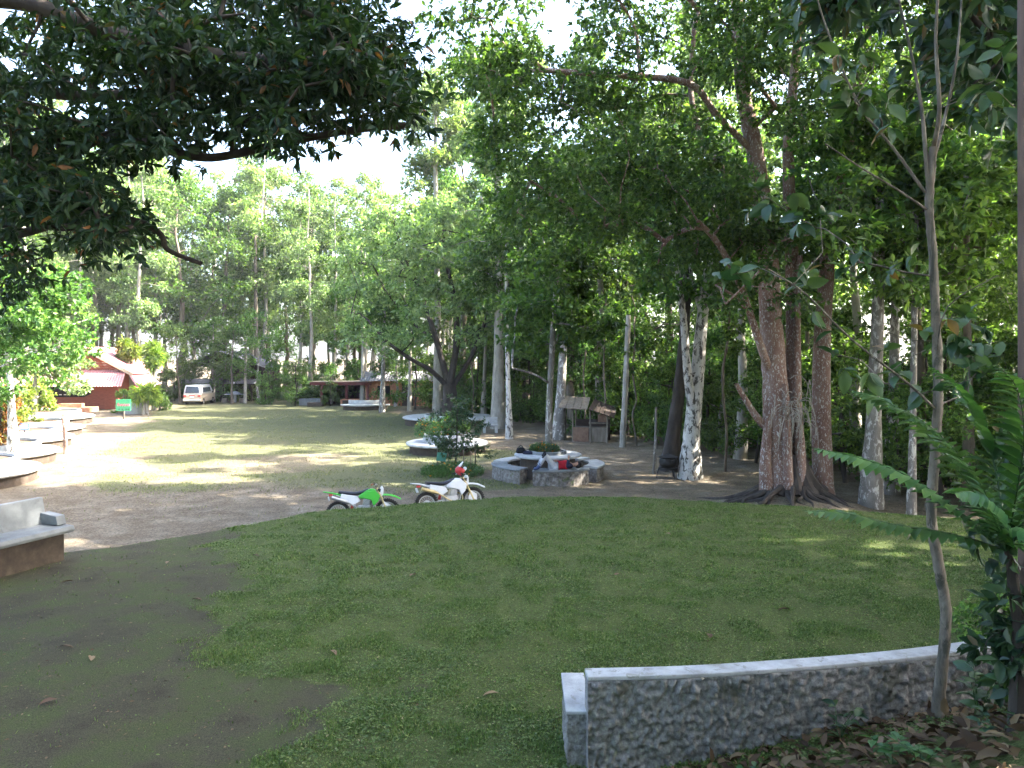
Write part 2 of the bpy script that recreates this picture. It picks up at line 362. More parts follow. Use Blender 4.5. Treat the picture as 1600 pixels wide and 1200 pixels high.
# ------------------------------------------------------------------ leaves and trees
def unit(v): return v / (np.linalg.norm(v, axis=-1, keepdims=True) + 1e-9)
LT = {  # leaf outlines: verts (along, across, lift), faces
 2: (np.array([[0, 0, 0], [.45, .5, .06], [1, 0, -.10], [.45, -.5, .06]]), np.array([[0, 2, 1], [0, 3, 2]])),
 4: (np.array([[0, 0, 0], [.35, .5, .08], [.75, .36, .02], [1, 0, -.14], [.75, -.36, .02], [.35, -.5, .08], [.5, 0, .0]]), np.array([[0, 6, 1], [1, 6, 2], [2, 6, 3], [3, 6, 4], [4, 6, 5], [5, 6, 0]])),
 8: (np.array([[0, 0, 0], [.12, .22, .03], [.35, .48, .09], [.62, .46, .06], [.85, .24, -.03], [1.02, 0, -.16], [.85, -.24, -.03], [.62, -.46, .06], [.35, -.48, .09], [.12, -.22, .03], [.35, 0, 0], [.65, 0, -.04]]),
     np.array([[0, 10, 1], [1, 10, 2], [2, 10, 3], [3, 10, 11], [3, 11, 4], [4, 11, 5], [5, 11, 6], [6, 11, 7], [7, 11, 10], [7, 10, 8], [8, 10, 9], [9, 10, 0]])),
}
def leaf_mesh(name, pos, axis, nrm, length, width, mat, k=2, rg=None, v=None):
    T, F = LT[k]; n = len(pos); axis = unit(axis); side = unit(np.cross(nrm, axis)); up = np.cross(axis, side)
    L = np.broadcast_to(length, (n,)); W = np.broadcast_to(width, (n,))
    V = pos[:, None, :] + T[None, :, :1] * (axis * L[:, None])[:, None, :] + T[None, :, 1:2] * (side * W[:, None])[:, None, :] + T[None, :, 2:3] * (up * L[:, None])[:, None, :]
    FF = (F[None] + (np.arange(n) * len(T))[:, None, None]).reshape(-1, 3)
    v = rg.random(n) if v is None else v
    return fast_mesh(name, V.reshape(-1, 3), FF, mat, np.repeat(v, len(F)))
def scatter(rg, C, R, n, per=6, sq=.7, droop=.25, spread=.9, upb=.9):
    """n leaves over clumps C (m,3) radii R: leaf sprays of `per` leaves"""
    m = len(C); nt = max(1, n // per); w = R ** 2; idx = rg.choice(m, nt, p=w / w.sum())
    d = unit(rg.normal(size=(nt, 3))); tp = C[idx] + d * (R[idx] * rg.random(nt) ** .42)[:, None] * np.array([1, 1, sq])
    td = unit(d * .8 + rg.normal(size=(nt, 3)) * .5 + np.array([0, 0, .15]))
    tp = np.repeat(tp, per, 0); td = np.repeat(td, per, 0); N = len(tp)
    off = rg.random(N)[:, None]
    ax = unit(td * .6 + rg.normal(size=(N, 3)) * spread * .7 + np.array([0, 0, -droop]))
    nr = unit(np.array([0, 0, upb]) + rg.normal(size=(N, 3)) * .55)
    return tp - td * off * .25 * R.mean() * .6, ax, nr
def grow(rg, trunk, trad, clumps, limbs=(), tip=.018, zmin=0, pw=.47, step=.7, up=.12, jit=.08):
    nodes = [np.array(p, float) for p in trunk]; par = [-1] + list(range(len(trunk) - 1)); wt = [0.0] * len(trunk)
    base = list(np.broadcast_to(np.asarray(trad, float), (len(trunk),))); paths = [list(range(len(trunk)))]
    for pts, rad in limbs:
        A = np.array(nodes); j = int(np.argmin(np.linalg.norm(A - pts[0], axis=1))); path = [j]
        rr = np.broadcast_to(np.asarray(rad, float), (len(pts),)) if np.ndim(rad) else np.linspace(rad, rad * .45, len(pts))
        for p, r in zip(pts, rr):
            nodes.append(np.array(p, float)); par.append(path[-1]); wt.append(0.0); base.append(float(r)); path.append(len(nodes) - 1)
        paths.append(path)
    root = np.array(trunk[0]); order = np.argsort(np.min(np.linalg.norm(np.array(clumps)[:, None] - np.array(nodes)[None], axis=2), axis=1))
    for i in order:
        c = np.array(clumps[i]); A = np.array(nodes); dv = c - A; d = np.linalg.norm(dv, axis=1)
        cost = d + .7 * np.maximum(0, A[:, 2] - c[2]) + np.where(A[:, 2] < zmin, 50, 0); j = int(np.argmin(cost)); L = d[j]
        n = max(2, int(L / step)); a = nodes[j]; mid = (a + c) / 2 + np.array([0, 0, up * L]) + rg.normal(size=3) * jit * L; path = [j]
        for k in range(1, n + 1):
            t = k / n; p = a * (1 - t) ** 2 + 2 * mid * t * (1 - t) + c * t * t + (rg.normal(size=3) * .03 * min(L, 1.5) if k < n else 0)
            nodes.append(p); par.append(path[-1]); wt.append(0.0); base.append(0.0); path.append(len(nodes) - 1)
        paths.append(path); k = len(nodes) - 1
        while k >= 0: wt[k] += 1; k = par[k]
    R = np.maximum(tip * np.maximum(np.array(wt), .6) ** pw, base)
    return np.array(nodes), R, paths
def wood_mesh(rg, nodes, R, paths, mat, seg=(9, 6, 4), name='trunk', wob=.12, ntrunk=1):
    mb = MB()
    for q, p in enumerate(paths):
        pts = nodes[p]; r = R[p].copy()
        if q > 0: r[0] = min(r[0], r[1] * 1.25)
        sg = seg[0] if q < ntrunk else (seg[1] if r.max() > .05 else seg[2])
        if r.max() < .012: sg = 3
        if q < ntrunk or r.max() > .06: 
            ps = smoothline(pts, 3); r = np.interp(np.linspace(0, len(pts) - 1, len(ps)), np.arange(len(pts)), r); pts = ps
        V, F = tube_arr(pts, r, sg, False, wob if q < ntrunk else 0, rg); mb.add(V, F)
    me = bpy.data.meshes.new(name); me.from_pydata(np.concatenate(mb.V).tolist(), [], mb.F)
    me.polygons.foreach_set('use_smooth', np.ones(len(me.polygons), bool)); me.materials.append(mat); return me
def trunk_line(rg, h, lean=(0, 0), wig=.15, n=10, rb=.25, rt=.05, flare=1.5):
    z = np.linspace(-.15, h, n); t = np.linspace(0, 1, n)
    x = lean[0] * t + np.cumsum(rg.normal(size=n) * wig * h / n * .35); y = lean[1] * t + np.cumsum(rg.normal(size=n) * wig * h / n * .35)
    x -= x[0]; y -= y[0]
    r = rb + (rt - rb) * t ** .9; r[0] *= flare; r[1] *= 1 + (flare - 1) * .25
    return np.stack([x, y, z], 1), r
def crown_clumps(rg, n, z0, z1, rx, line, shape='oval', rc=(.6, 1.1), hollow=.35):
    """clump centres about the trunk line between heights z0..z1"""
    t = rg.random(n); z = z0 + (z1 - z0) * t
    prof = {'oval': np.sin(np.clip(t * .9 + .1, 0, 1) * PI) ** .6, 'cone': (1 - t) ** .7 + .12, 'dome': np.sqrt(np.clip(1 - t ** 2.2, .03, 1)), 'vase': .35 + .65 * np.sin(np.clip(t, 0, 1) * PI * .75)}[shape]
    a = rg.random(n) * 2 * PI; r = rx * prof * np.sqrt(hollow ** 2 + (1 - hollow ** 2) * rg.random(n))
    cx = np.interp(z, line[:, 2], line[:, 0]); cyy = np.interp(z, line[:, 2], line[:, 1])
    return np.stack([cx + r * np.cos(a), cyy + r * np.sin(a), z], 1), rc[0] + (rc[1] - rc[0]) * rg.random(n)
PROTO = {}
def make_proto(key, seed, h, z0, rx, ncl, nleaf, leaf, bark, lmat, rb, shape='oval', rc=(.6, 1.1), lean=(0, 0), wig=.15, k=2, per=6, tip=.016, sq=.7, droop=.25, wl_=.5):
    rg = rng_(seed); line, r = trunk_line(rg, h * .93, lean, wig, 12, rb, max(.03, rb * .16))
    C, R = crown_clumps(rg, ncl, z0, h, rx, line, shape, rc)
    nodes, RR, paths = grow(rg, line, r, C, tip=tip, zmin=z0 * .6)
    wood = wood_mesh(rg, nodes, RR, paths, bark)
    p, ax, nr = scatter(rg, C, R, nleaf, per, sq, droop)
    L = leaf * (.7 + .6 * rg.random(len(p)))
    crown = leaf_mesh('crown', p, ax, nr, L, L * wl_, lmat, k, rg)
    PROTO[key] = (wood, crown); return key
def place(key, name, label, cat, loc, s=1.0, rz=0.0, group=None, lean=None, zs=1.0):
    w, c = PROTO[key]; z = float(height(loc[0], loc[1])); t = thing(name, label, cat, (loc[0], loc[1], z - .03), rz, group)
    t.scale = (s, s, s * zs)
    if lean: t.rotation_euler = (lean[0], lean[1], rz)
    if w is not None: link('trunk', w, t)
    link('crown', c, t); return t

tall = [make_proto(f'tall{i}', 100 + i, 21, 8.5, 3.3, 46, 13000, .24, M['bark_pale' if i % 2 else 'bark'], M['leaf_forest'], .24, 'oval', (.7, 1.35), wig=.2, droop=.45) for i in range(3)]
talp = [make_proto(f'pale{i}', 120 + i, 22, 6, 2.7, 50, 13000, .23, M['bark_pale'], M['leaf_pale'], .22, 'oval', (.6, 1.1), wig=.15, droop=.6) for i in range(2)]
broad = [make_proto(f'broad{i}', 140 + i, 16, 4.2, 4.6, 60, 18000, .215, M['bark'], M['leaf_forest'], .30, 'oval', (.8, 1.5), wig=.25) for i in range(3)]
mid_ = [make_proto(f'mid{i}', 160 + i, 9, 2.6, 2.6, 34, 10000, .17, M['bark_spot' if i else 'bark'], M['leaf_forest'], .14, 'oval', (.5, 1.0), wig=.25) for i in range(3)]
shrub = [make_proto(f'shrub{i}', 180 + i, 4.2, .35, 1.7, 26, 6500, .14, M['bark_dark'], M['leaf_forest'], .05, 'dome', (.4, .8), wig=.3) for i in range(3)]
sapl = [make_proto(f'sapling{i}', 200 + i, 8, 4.5, .9, 12, 1900, .18, M['bark'], M['leaf_forest'], .045, 'oval', (.3, .6), wig=.35) for i in range(2)]
lowb = [make_proto(f'bush{i}', 220 + i, 1.3, .1, .75, 16, 2200, .13, M['bark_dark'], M['leaf_forest'], .02, 'dome', (.2, .38), wig=.3) for i in range(2)]
brt = make_proto('bright', 240, 1.7, .1, .8, 18, 2400, .17, M['bark_pale'], M['leaf_bright'], .03, 'dome', (.22, .4), wig=.3)
crt = make_proto('croton', 241, 2.2, .3, .7, 16, 1800, .22, M['bark_dark'], M['leaf_croton'], .03, 'oval', (.22, .4), wig=.3, wl_=.3)
over = make_proto('over', 260, 19, 10.5, 5.6, 66, 12000, .33, M['bark'], M['leaf_forest'], .34, 'dome', (1.0, 1.7), wig=.15)

# ------------------------------------------------------------------ trees that can be told apart
def px_tree(name, label, D, trunk, rb, rt, regions, nleaf, leaf, bark, lmat, limbs=(), depth=2.0, seed=1, rc=(.5, 1.0), k=2, per=6, tip=.016, zmin=0, z=None,
            wl_=.5, droop=.25, sq=.7, extra=None, group=None, cat='tree', limb_seg=(10, 7, 4), zb=0.0, flare=1.4, wob=.1, upb=.9, jit=.08, ntr=1):
    """trunk, limbs, crown regions are given as bearings at distance D and turned into metres about the tree's foot"""
    rg = rng_(seed); p0 = P(trunk[0][0], trunk[0][1], D); gz = float(height(p0[0], p0[1])) + zb; base = np.array([p0[0], p0[1], gz])
    loc = lambda q: P(q[0], q[1], D + (q[2] if len(q) > 2 else 0)) - base
    T = np.array([loc(q) for q in trunk]); T[0, 2] = -.12; r = np.linspace(rb, rt, len(T)); r[0] *= flare
    T2 = smoothline(T, 3); r2 = np.interp(np.linspace(0, len(T) - 1, len(T2)), np.arange(len(T)), r)
    lb = []
    for pts, rad in limbs:
        q = smoothline(np.array([loc(t) for t in pts]), 3); lb.append((q, np.linspace(rad, rad * .45, len(q))))
    C = []
    for (x0, y0, x1, y1, n) in regions:
        for _ in range(n):
            while True:
                u, v = rg.random(2) * 2 - 1
                if u * u + v * v < 1: break
            C.append(loc(((x0 + x1) / 2 + u * (x1 - x0) / 2, (y0 + y1) / 2 + v * (y1 - y0) / 2, rg.uniform(-1, 1) * depth)))
    if extra is not None: C += [np.array(e, float) for e in extra]
    C = np.array(C); R = rg.uniform(rc[0], rc[1], len(C))
    nodes, RR, paths = grow(rg, T2, r2, C, lb, tip=tip, zmin=zmin, jit=jit)
    t = thing(name, label, cat, base, 0, group)
    link('trunk', wood_mesh(rg, nodes, RR, paths, bark, limb_seg, wob=wob, ntrunk=ntr), t)
    p, ax, nr = scatter(rg, C, R, nleaf, per, sq, droop, upb=upb); L = leaf * (.65 + .7 * rg.random(len(p)))
    link('crown', leaf_mesh('crown', p, ax, nr, L, L * wl_, lmat, k, rg), t)
    return t

# overhanging mango-like tree, its trunk just outside the frame
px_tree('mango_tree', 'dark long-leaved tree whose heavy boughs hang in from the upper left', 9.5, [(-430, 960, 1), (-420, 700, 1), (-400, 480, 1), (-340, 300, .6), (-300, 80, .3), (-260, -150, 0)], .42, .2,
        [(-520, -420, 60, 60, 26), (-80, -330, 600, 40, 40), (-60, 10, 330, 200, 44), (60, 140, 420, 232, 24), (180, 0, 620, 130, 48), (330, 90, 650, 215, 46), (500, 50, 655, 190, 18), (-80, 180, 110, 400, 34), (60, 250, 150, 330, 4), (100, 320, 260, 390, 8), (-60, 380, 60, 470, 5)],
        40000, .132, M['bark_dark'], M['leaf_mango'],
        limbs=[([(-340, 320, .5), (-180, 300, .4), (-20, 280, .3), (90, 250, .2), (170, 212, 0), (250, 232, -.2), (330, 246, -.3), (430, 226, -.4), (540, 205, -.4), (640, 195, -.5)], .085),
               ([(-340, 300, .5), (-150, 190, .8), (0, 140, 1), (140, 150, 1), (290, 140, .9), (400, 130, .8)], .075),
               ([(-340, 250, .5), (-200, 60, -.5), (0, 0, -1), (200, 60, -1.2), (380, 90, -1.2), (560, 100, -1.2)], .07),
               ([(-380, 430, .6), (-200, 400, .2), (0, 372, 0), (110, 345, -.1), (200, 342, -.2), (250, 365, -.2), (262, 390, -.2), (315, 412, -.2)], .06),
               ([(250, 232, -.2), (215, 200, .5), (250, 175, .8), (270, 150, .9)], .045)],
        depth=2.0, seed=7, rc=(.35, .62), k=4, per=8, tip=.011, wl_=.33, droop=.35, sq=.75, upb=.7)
# fig with many fused stems at the lawn's far edge
FD = 21.0
fig = px_tree('fig_tree', 'big red-brown tree of several fused stems with white flecks and surface roots', FD, [(1222, 800), (1216, 700), (1211, 600), (1204, 490), (1198, 380), (1180, 240), (1160, 130), (1150, -40)], .42, .16,
        [(700, -160, 1130, 200, 46), (760, 130, 1130, 330, 36), (930, 240, 1180, 420, 22), (1050, 330, 1330, 450, 24), (1090, 430, 1330, 500, 7), (1090, -60, 1420, 250, 34), (1000, -250, 1450, 40, 34), (1130, -300, 1700, -60, 34), (780, -480, 1650, -140, 44), (700, -40, 900, 240, 16), (760, 250, 1000, 390, 16), (1250, 60, 1420, 380, 14)],
        140000, .145, M['bark_fig'], M['leaf_fig'],
        limbs=[([(1238, 800, -.1), (1240, 680, .1), (1240, 560, .2), (1238, 420, .4), (1232, 250, .6), (1238, 150, .8), (1250, 20, 1)], .26),
               ([(1288, 800, .3), (1284, 680, .4), (1284, 560, .5), (1290, 450, .6), (1300, 340, .8), (1330, 200, 1.0), (1360, 20, 1.3)], .30),
               ([(1198, 790, -.3), (1196, 720, -.25), (1202, 640, -.2)], .22), ([(1232, 795, -.5), (1230, 700, -.4), (1226, 600, -.3)], .17), ([(1252, 795, -.4), (1250, 700, -.3), (1245, 620, -.1), (1246, 480, 0), (1250, 400, .2)], .16),
               ([(1212, 680, 0), (1185, 655, -.2), (1165, 625, -.3), (1150, 600, -.4)], .13),
               ([(1206, 590, 0), (1190, 545, -.4), (1172, 490, -.6), (1160, 455, -.8), (1125, 385, -1.2), (1090, 345, -1.5)], .12),
               ([(1175, 495, -.6), (1150, 465, -.9), (1118, 445, -1.2)], .06),
               ([(1180, 240, 0), (1120, 180, -.4), (1075, 130, -.8), (960, 118, -1.2), (850, 110, -1.6)], .055),
               ([(1190, 300, 0), (1110, 240, .8), (1080, 150, 1.2), (1085, 40, 1.4)], .06)],
        depth=3.6, seed=12, rc=(.6, 1.15), k=2, per=7, tip=.013, wob=.1, limb_seg=(12, 9, 4))
rg = rng_(5); rt = MB()
for i in range(26):                                            # roots over the ground
    a = PI + (rg.random() * 1.25 - .12) * PI; L = rg.uniform(.9, 3.4) if PI * .9 < a < PI * 1.5 else rg.uniform(.8, 1.8); pts = []; aa = a
    for k in range(8):
        t = k / 7; d = .3 + L * t; aa += rg.normal() * .12; x = d * math.cos(aa) + .25; y = d * math.sin(aa)
        wz = float(height(fig.location.x + x, fig.location.y + y)) - fig.location.z
        pts.append((x, y, wz + .30 * (1 - t) ** 3 + .015 - .06 * t))
    rt.tube(smoothline(pts, 2), np.linspace(rg.uniform(.06, .12), .015, 15), 6, wob=.2, rg=rg)
for i in range(11):                                            # buttress foot
    a = i / 11 * 2 * PI; rt.tube(smoothline([(.85 * math.cos(a) + .3, .62 * math.sin(a), -.1), (.62 * math.cos(a) + .3, .5 * math.sin(a), .12), (.42 * math.cos(a) + .28, .36 * math.sin(a), .5), (.3 * math.cos(a) + .25, .3 * math.sin(a), 1.0)], 3), np.linspace(.2, .1, 10), 7, wob=.2, rg=rg)
rt.build('root', M['bark_dark'], fig, smooth=True)
ar = MB()
for i in range(46):                                            # tangle of pale aerial roots on the stem
    s0 = P(1235 + rg.normal() * 14, 640 + rg.normal() * 16, FD - .55) - np.array(fig.location); dx = rg.uniform(-.35, .5)
    ar.tube(smoothline([s0, s0 + (dx * .5, -.15, rg.uniform(-.1, .15)), s0 + (dx, -.1 - rg.random() * .15, -rg.uniform(.1, .5)), s0 + (dx * 1.1, -.05, -rg.uniform(.4, 1.0))], 2), np.linspace(.013, .005, 7), 4)
ar.build('aerial_root', M['bark_pale'], fig)
# shade tree beyond the right edge, its dark boughs fill the upper right corner
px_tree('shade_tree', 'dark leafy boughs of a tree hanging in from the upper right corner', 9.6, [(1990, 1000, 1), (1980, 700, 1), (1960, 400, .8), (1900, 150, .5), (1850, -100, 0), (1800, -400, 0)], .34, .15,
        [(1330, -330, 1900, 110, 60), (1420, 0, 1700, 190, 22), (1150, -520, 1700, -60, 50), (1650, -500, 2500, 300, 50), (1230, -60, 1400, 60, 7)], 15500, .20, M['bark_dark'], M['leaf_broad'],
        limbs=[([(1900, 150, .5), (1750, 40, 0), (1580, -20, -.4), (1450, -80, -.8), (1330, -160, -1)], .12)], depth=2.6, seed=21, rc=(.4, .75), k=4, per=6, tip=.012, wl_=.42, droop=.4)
# tree standing in the round table
px_tree('table_tree', 'slim dark-leaved tree growing out of the round concrete table', 26.5, [(857, 716), (858, 640), (862, 560), (866, 480), (874, 400)], .135, .06,
        [(800, 370, 950, 470, 26), (790, 430, 960, 560, 26), (830, 340, 920, 420, 8)], 9500, .21, M['bark_spot'], M['leaf_forest'], limbs=[([(860, 600), (835, 585, -.5), (800, 575, -.8)], .03)], depth=1.7, seed=31, rc=(.4, .8), zb=.4, flare=1.1)
# white-barked twin stem
px_tree('birch_like_tree', 'white-barked twin-stemmed tree with black blotches behind the iron pot', 26.3, [(1078, 748), (1080, 690), (1085, 630), (1092, 560), (1098, 490), (1106, 420), (1112, 340), (1118, 250)], .33, .09,
        [(1000, 300, 1180, 470, 30), (1020, 190, 1180, 330, 20)], 9000, .20, M['bark_white'], M['leaf_forest'],
        limbs=[([(1082, 640, -.1), (1074, 580, -.25), (1068, 500, -.3), (1058, 420, -.4), (1048, 340, -.5)], .17), ([(1098, 500), (1085, 450, .3), (1075, 400, .5)], .10)], depth=1.6, seed=41, rc=(.4, .85))
px_tree('leaning_trunk_tree', 'dark leaning trunk close behind the white twin-stemmed tree', 28.0, [(1046, 738), (1052, 680), (1060, 620), (1068, 540), (1074, 440), (1080, 330)], .30, .12,
        [(1000, 260, 1160, 420, 26)], 6500, .22, M['bark_dark'], M['leaf_forest'], depth=1.6, seed=42, rc=(.5, .9))
# great spreading tree in the far round bench
px_tree('spreading_tree', 'big spreading tree with dark forked limbs rising from the far round bench', 48.0, [(702, 655), (703, 625), (702, 600)], .52, .42,
        [(520, 330, 700, 480, 46), (600, 330, 790, 470, 44), (540, 440, 660, 560, 20), (700, 430, 800, 540, 16), (640, 300, 760, 360, 12)], 21000, .26, M['bark_dark'], M['leaf_pale'],
        limbs=[([(700, 605), (672, 578, -.6), (640, 560, -1), (600, 530, -1.5), (575, 500, -1.6)], .17), ([(700, 603), (690, 560, .5), (672, 500, .9), (650, 440, 1), (628, 390, 1.2)], .23),
               ([(703, 602), (713, 540, -.4), (712, 480, -.6), (700, 420, -.8), (692, 360, -1)], .24), ([(706, 605), (735, 560, .5), (755, 510, 1), (775, 470, 1.3), (795, 445, 1.6)], .17), ([(680, 530, .7), (640, 500, 1.5), (600, 450, 2)], .1)],
        depth=3.6, seed=51, rc=(.6, 1.2), tip=.02)
# tall pale trees behind it
px_tree('tall_pale_tree', 'very tall pale-trunked tree with feathery light crown beside the forked tree', 45, [(778, 668), (779, 560), (780, 420), (778, 300), (772, 160), (765, 60)], .36, .1,
        [(640, 300, 860, 520, 34), (720, 150, 880, 340, 34), (740, 40, 860, 180, 14)], 22000, .25, M['bark_pale'], M['leaf_pale'], limbs=[([(779, 420), (800, 350), (815, 280)], .12)], depth=2.4, seed=61, rc=(.6, 1.1), droop=.6)
px_tree('tall_pale_tree', 'tallest pale feathery tree against the open sky behind the forked tree', 56, [(684, 645), (684, 500), (682, 350), (680, 230), (682, 130)], .3, .08,
        [(620, 230, 740, 420, 34), (636, 130, 738, 260, 42), (655, 105, 715, 170, 10), (610, 300, 740, 480, 26)], 32000, .26, M['bark_pale'], M['leaf_pale'], depth=2.2, seed=62, rc=(.6, 1.2), droop=.6)
def pole_tree(label, px, py, lean, rb, key, bark, seed, h=13, group=None, D=None):
    D = D or gd_(py, 0); x = (px - 800) / FPX * D; rg = rng_(seed)
    px_tree('slender_tree', label, D, [(px, py), (px + lean * .3, py - 2.5 * FPX / D), (px + lean * .7, py - 6 * FPX / D), (px + lean, py - (h - 2) * FPX / D)], rb, rb * .4,
            [(px + lean - 2.2 * FPX / D, py - h * FPX / D, px + lean + 2.2 * FPX / D, py - (h * .55) * FPX / D, 30)], 7000, .23, bark, M['leaf_forest'], depth=2, seed=seed, rc=(.5, 1.0), group=group)
pole_tree('thin trunk with black and white blotches left of the round table', 796, 686, -6, .16, 'mid', M['bark_white'], 71, 12)
pole_tree('thick grey spotted trunk right behind the round table', 873, 686, 12, .30, 'mid', M['bark_spot'], 72, 15)
pole_tree('pale tree trunk with brown moss-stained foot to the right of the fig', 1360, 797, 18, .25, 'mid', M['bark_spot'], 73, 12)
pole_tree('second pale trunk close behind the brown-footed one', 1392, 772, 10, .2, 'mid', M['bark_spot'], 74, 13)
pole_tree('straight grey pole-like trunk seen through the big fern', 1424, 806, 8, .1, 'mid', M['bark_spot'], 75, 10)
pole_tree('dark straight trunk in the shrubs near the right edge', 1515, 790, -6, .16, 'mid', M['bark'], 76, 12)
pole_tree('pale stems rising behind the spreading tree\'s right side', 755, 655, 6, .17, 'mid', M['bark_pale'], 77, 14)
pole_tree('grey mottled trunk growing left of the far round bench', 597, 645, 4, .2, 'mid', M['bark_spot'], 78, 10)
pole_tree('white slim trunk beside the long white bench', 566, 634, 2, .2, 'mid', M['bark_pale'], 79, 13)
pole_tree('broad brown trunk standing right of the bare wooden pole', 403, 622, -4, .34, 'mid', M['bark'], 80, 19)
pole_tree('pale thin trunk above the low grey planter', 487, 626, -4, .2, 'mid', M['bark_pale'], 81, 16)
pole_tree('light straight trunk right of the red-posted shelter', 640, 642, 2, .16, 'mid', M['bark_pale'], 82, 13)
pole_tree('forked pale trunk in front of the dark wooden house', 343, 622, 6, .14, 'mid', M['bark_pale'], 83, 11)

# ------------------------------------------------------------------ the wood round the clearing
rg = rng_(2024); spots = []
def edge_x(y): return np.interp(y, [14, 20, 26, 31, 38, 43, 50, 60, 66, 72], [13, 12, 10.5, 8, 6.5, 2.5, -.5, -7, -13, -22])
def try_spot(x, y, dmin, keep=spots):
    for (a, b) in keep:
        if (a - x) ** 2 + (b - y) ** 2 < dmin * dmin: return False
    keep.append((x, y)); return True
def inside(x, y):        # keeps houses, van and open ground clear
    if -42 < x < -28 and 56 < y < 70: return False
    if -33.5 < x < -23.5 and y < 80: return False
    if -30 < x < -26 and y < 68: return False
    return True
LB = {'tall': 'tall slim tree standing in the dense wood behind the dirt yard', 'broad': 'broad leafy tree in the dense wood behind the dirt yard', 'mid': 'half-grown tree in the understorey behind the dirt yard',
      'back': 'tall tree in the far wood beyond the field', 'backp': 'pale feathery tree in the far wood beyond the field', 'left': 'tree in the wood behind the red house'}
def where(x, y):
    p = 800 + x / y * FPX
    for lim, txt in ((150, 'left of the red house'), (270, 'above the red house'), (420, 'behind the van and dark house'), (520, 'above the low grey planter'), (620, 'behind the long white bench'), (760, 'behind the big spreading tree'), (880, 'behind the round table'), (1000, 'behind the wooden hut'), (1130, 'behind the white twin-stemmed tree'), (1300, 'behind the big fig'), (1430, 'between the fig and the slim tree'), (1e9, 'near the right edge')):
        if p < lim: return txt
n = 0
for i in range(4000):                                    # right-hand wood
    y = rg.uniform(22, 66); x = edge_x(y) + 1.0 + abs(rg.normal()) * 7
    if x > edge_x(y) + 15 or x > y * .78 + 4 or not try_spot(x, y, 4.1): continue
    q = rg.random(); n += 1
    if q < .34: place(tall[n % 3], 'forest_tree', 'tall slim tree in the wood ' + where(x, y), 'tree', (x, y), rg.uniform(.8, 1.05), rg.uniform(0, 6.3), 'tall slim trees of the wood')
    elif q < .56: place(broad[n % 3], 'forest_tree', 'broad leafy tree in the wood ' + where(x, y), 'tree', (x, y), rg.uniform(.75, 1.0), rg.uniform(0, 6.3), 'broad trees of the wood')
    else: place(mid_[n % 3], 'forest_tree', 'half-grown tree in the wood ' + where(x, y), 'tree', (x, y), rg.uniform(.75, 1.15), rg.uniform(0, 6.3), 'half-grown trees of the wood')
    if n >= 30: break
n = 0
for i in range(4000):                                    # wood beyond the field
    y = rg.uniform(67, 108); x = rg.uniform(-.82, .12) * y
    if not inside(x, y) or not try_spot(x, y, 3.7): continue
    q = rg.random(); n += 1; pxx = 800 + x / y * FPX; s = rg.uniform(1.12, 1.42) if pxx < 440 else (rg.uniform(.92, 1.15) if pxx < 610 else rg.uniform(.9, 1.1))
    if q < .62: place(talp[n % 2], 'forest_tree', 'pale feathery tree of the far wood ' + where(x, y), 'tree', (x, y), s, rg.uniform(0, 6.3), 'pale trees of the far wood')
    elif q < .8: place(tall[n % 3], 'forest_tree', 'tall slim tree of the far wood ' + where(x, y), 'tree', (x, y), s, rg.uniform(0, 6.3), 'tall trees of the far wood')
    else: place(broad[n % 3], 'forest_tree', 'broad tree of the far wood ' + where(x, y), 'tree', (x, y), s * 1.05, rg.uniform(0, 6.3), 'tall trees of the far wood')
    if n >= 105: break
n = 0
for i in range(2000):                                    # wood at the left, round the planters and behind the red house
    y = rg.uniform(24, 72); x = -y * .5 - 11 - abs(rg.normal()) * 9
    if x < -y * .72 - 6 or not inside(x, y) or not try_spot(x, y, 4.2): continue
    n += 1; place((broad + tall)[n % 6], 'forest_tree', LB['left'], 'tree', (x, y), rg.uniform(.6, .85), rg.uniform(0, 6.3), 'trees behind the red house')
    if n >= 20: break
for i, (x, y, s, kk) in enumerate([(14.5, 12, 1.28, over), (14.0, 6.0, 1.2, over), (20, 9, 1.2, over), (19, 16.5, 1.2, over), (25, 13, 1.3, over), (17.5, 1, 1.1, over), (9.5, 1, 1.15, over), (23, 4, 1.1, over), (4, -3, .95, over), (26.5, 19, 1.15, over), (30, 8, 1.2, over), (18, 12.6, 1.1, over)]):
    place(kk, 'shade_tree', 'broad tree out of view that shades the near lawn', 'tree', (x, y), s, i * 1.3, 'shade trees around the near lawn')
for i, (x, y, s) in enumerate([(8.5, 38.5, 1.1), (5, 45, 1.1), (3.5, 49, 1.1), (9, 44, 1.15), (1, 54, 1.1), (-3.5, 58, 1.1), (6, 52, 1.1)]):
    place(tall[i % 3] if i % 2 else broad[i % 3], 'forest_tree', 'tall tree at the front of the wood ' + where(x, y), 'tree', (x, y), s, i * 2.1, 'trees at the front of the wood')
for i, (x, y, s, kk) in enumerate([(17.5, 25.5, .9, mid_[0]), (20.5, 29, 1.15, mid_[1]), (22.5, 33, 1.25, mid_[2]), (19, 33.5, 1.1, mid_[1]), (26, 38, 1.0, broad[0]), (23.5, 28.5, 1.1, mid_[2]), (15.0, 22.0, .8, mid_[1]), (29, 44, 1.1, broad[1])]):
    place(kk, 'forest_tree', 'tree of the wood close to the right edge, row %s' % ['at the front', 'behind the first', 'in the middle', 'left of the middle', 'farther back', 'beside the post', 'nearest the lawn', 'at the very back'][i], 'tree', (x, y), s, i * 2.1, 'trees by the right edge')
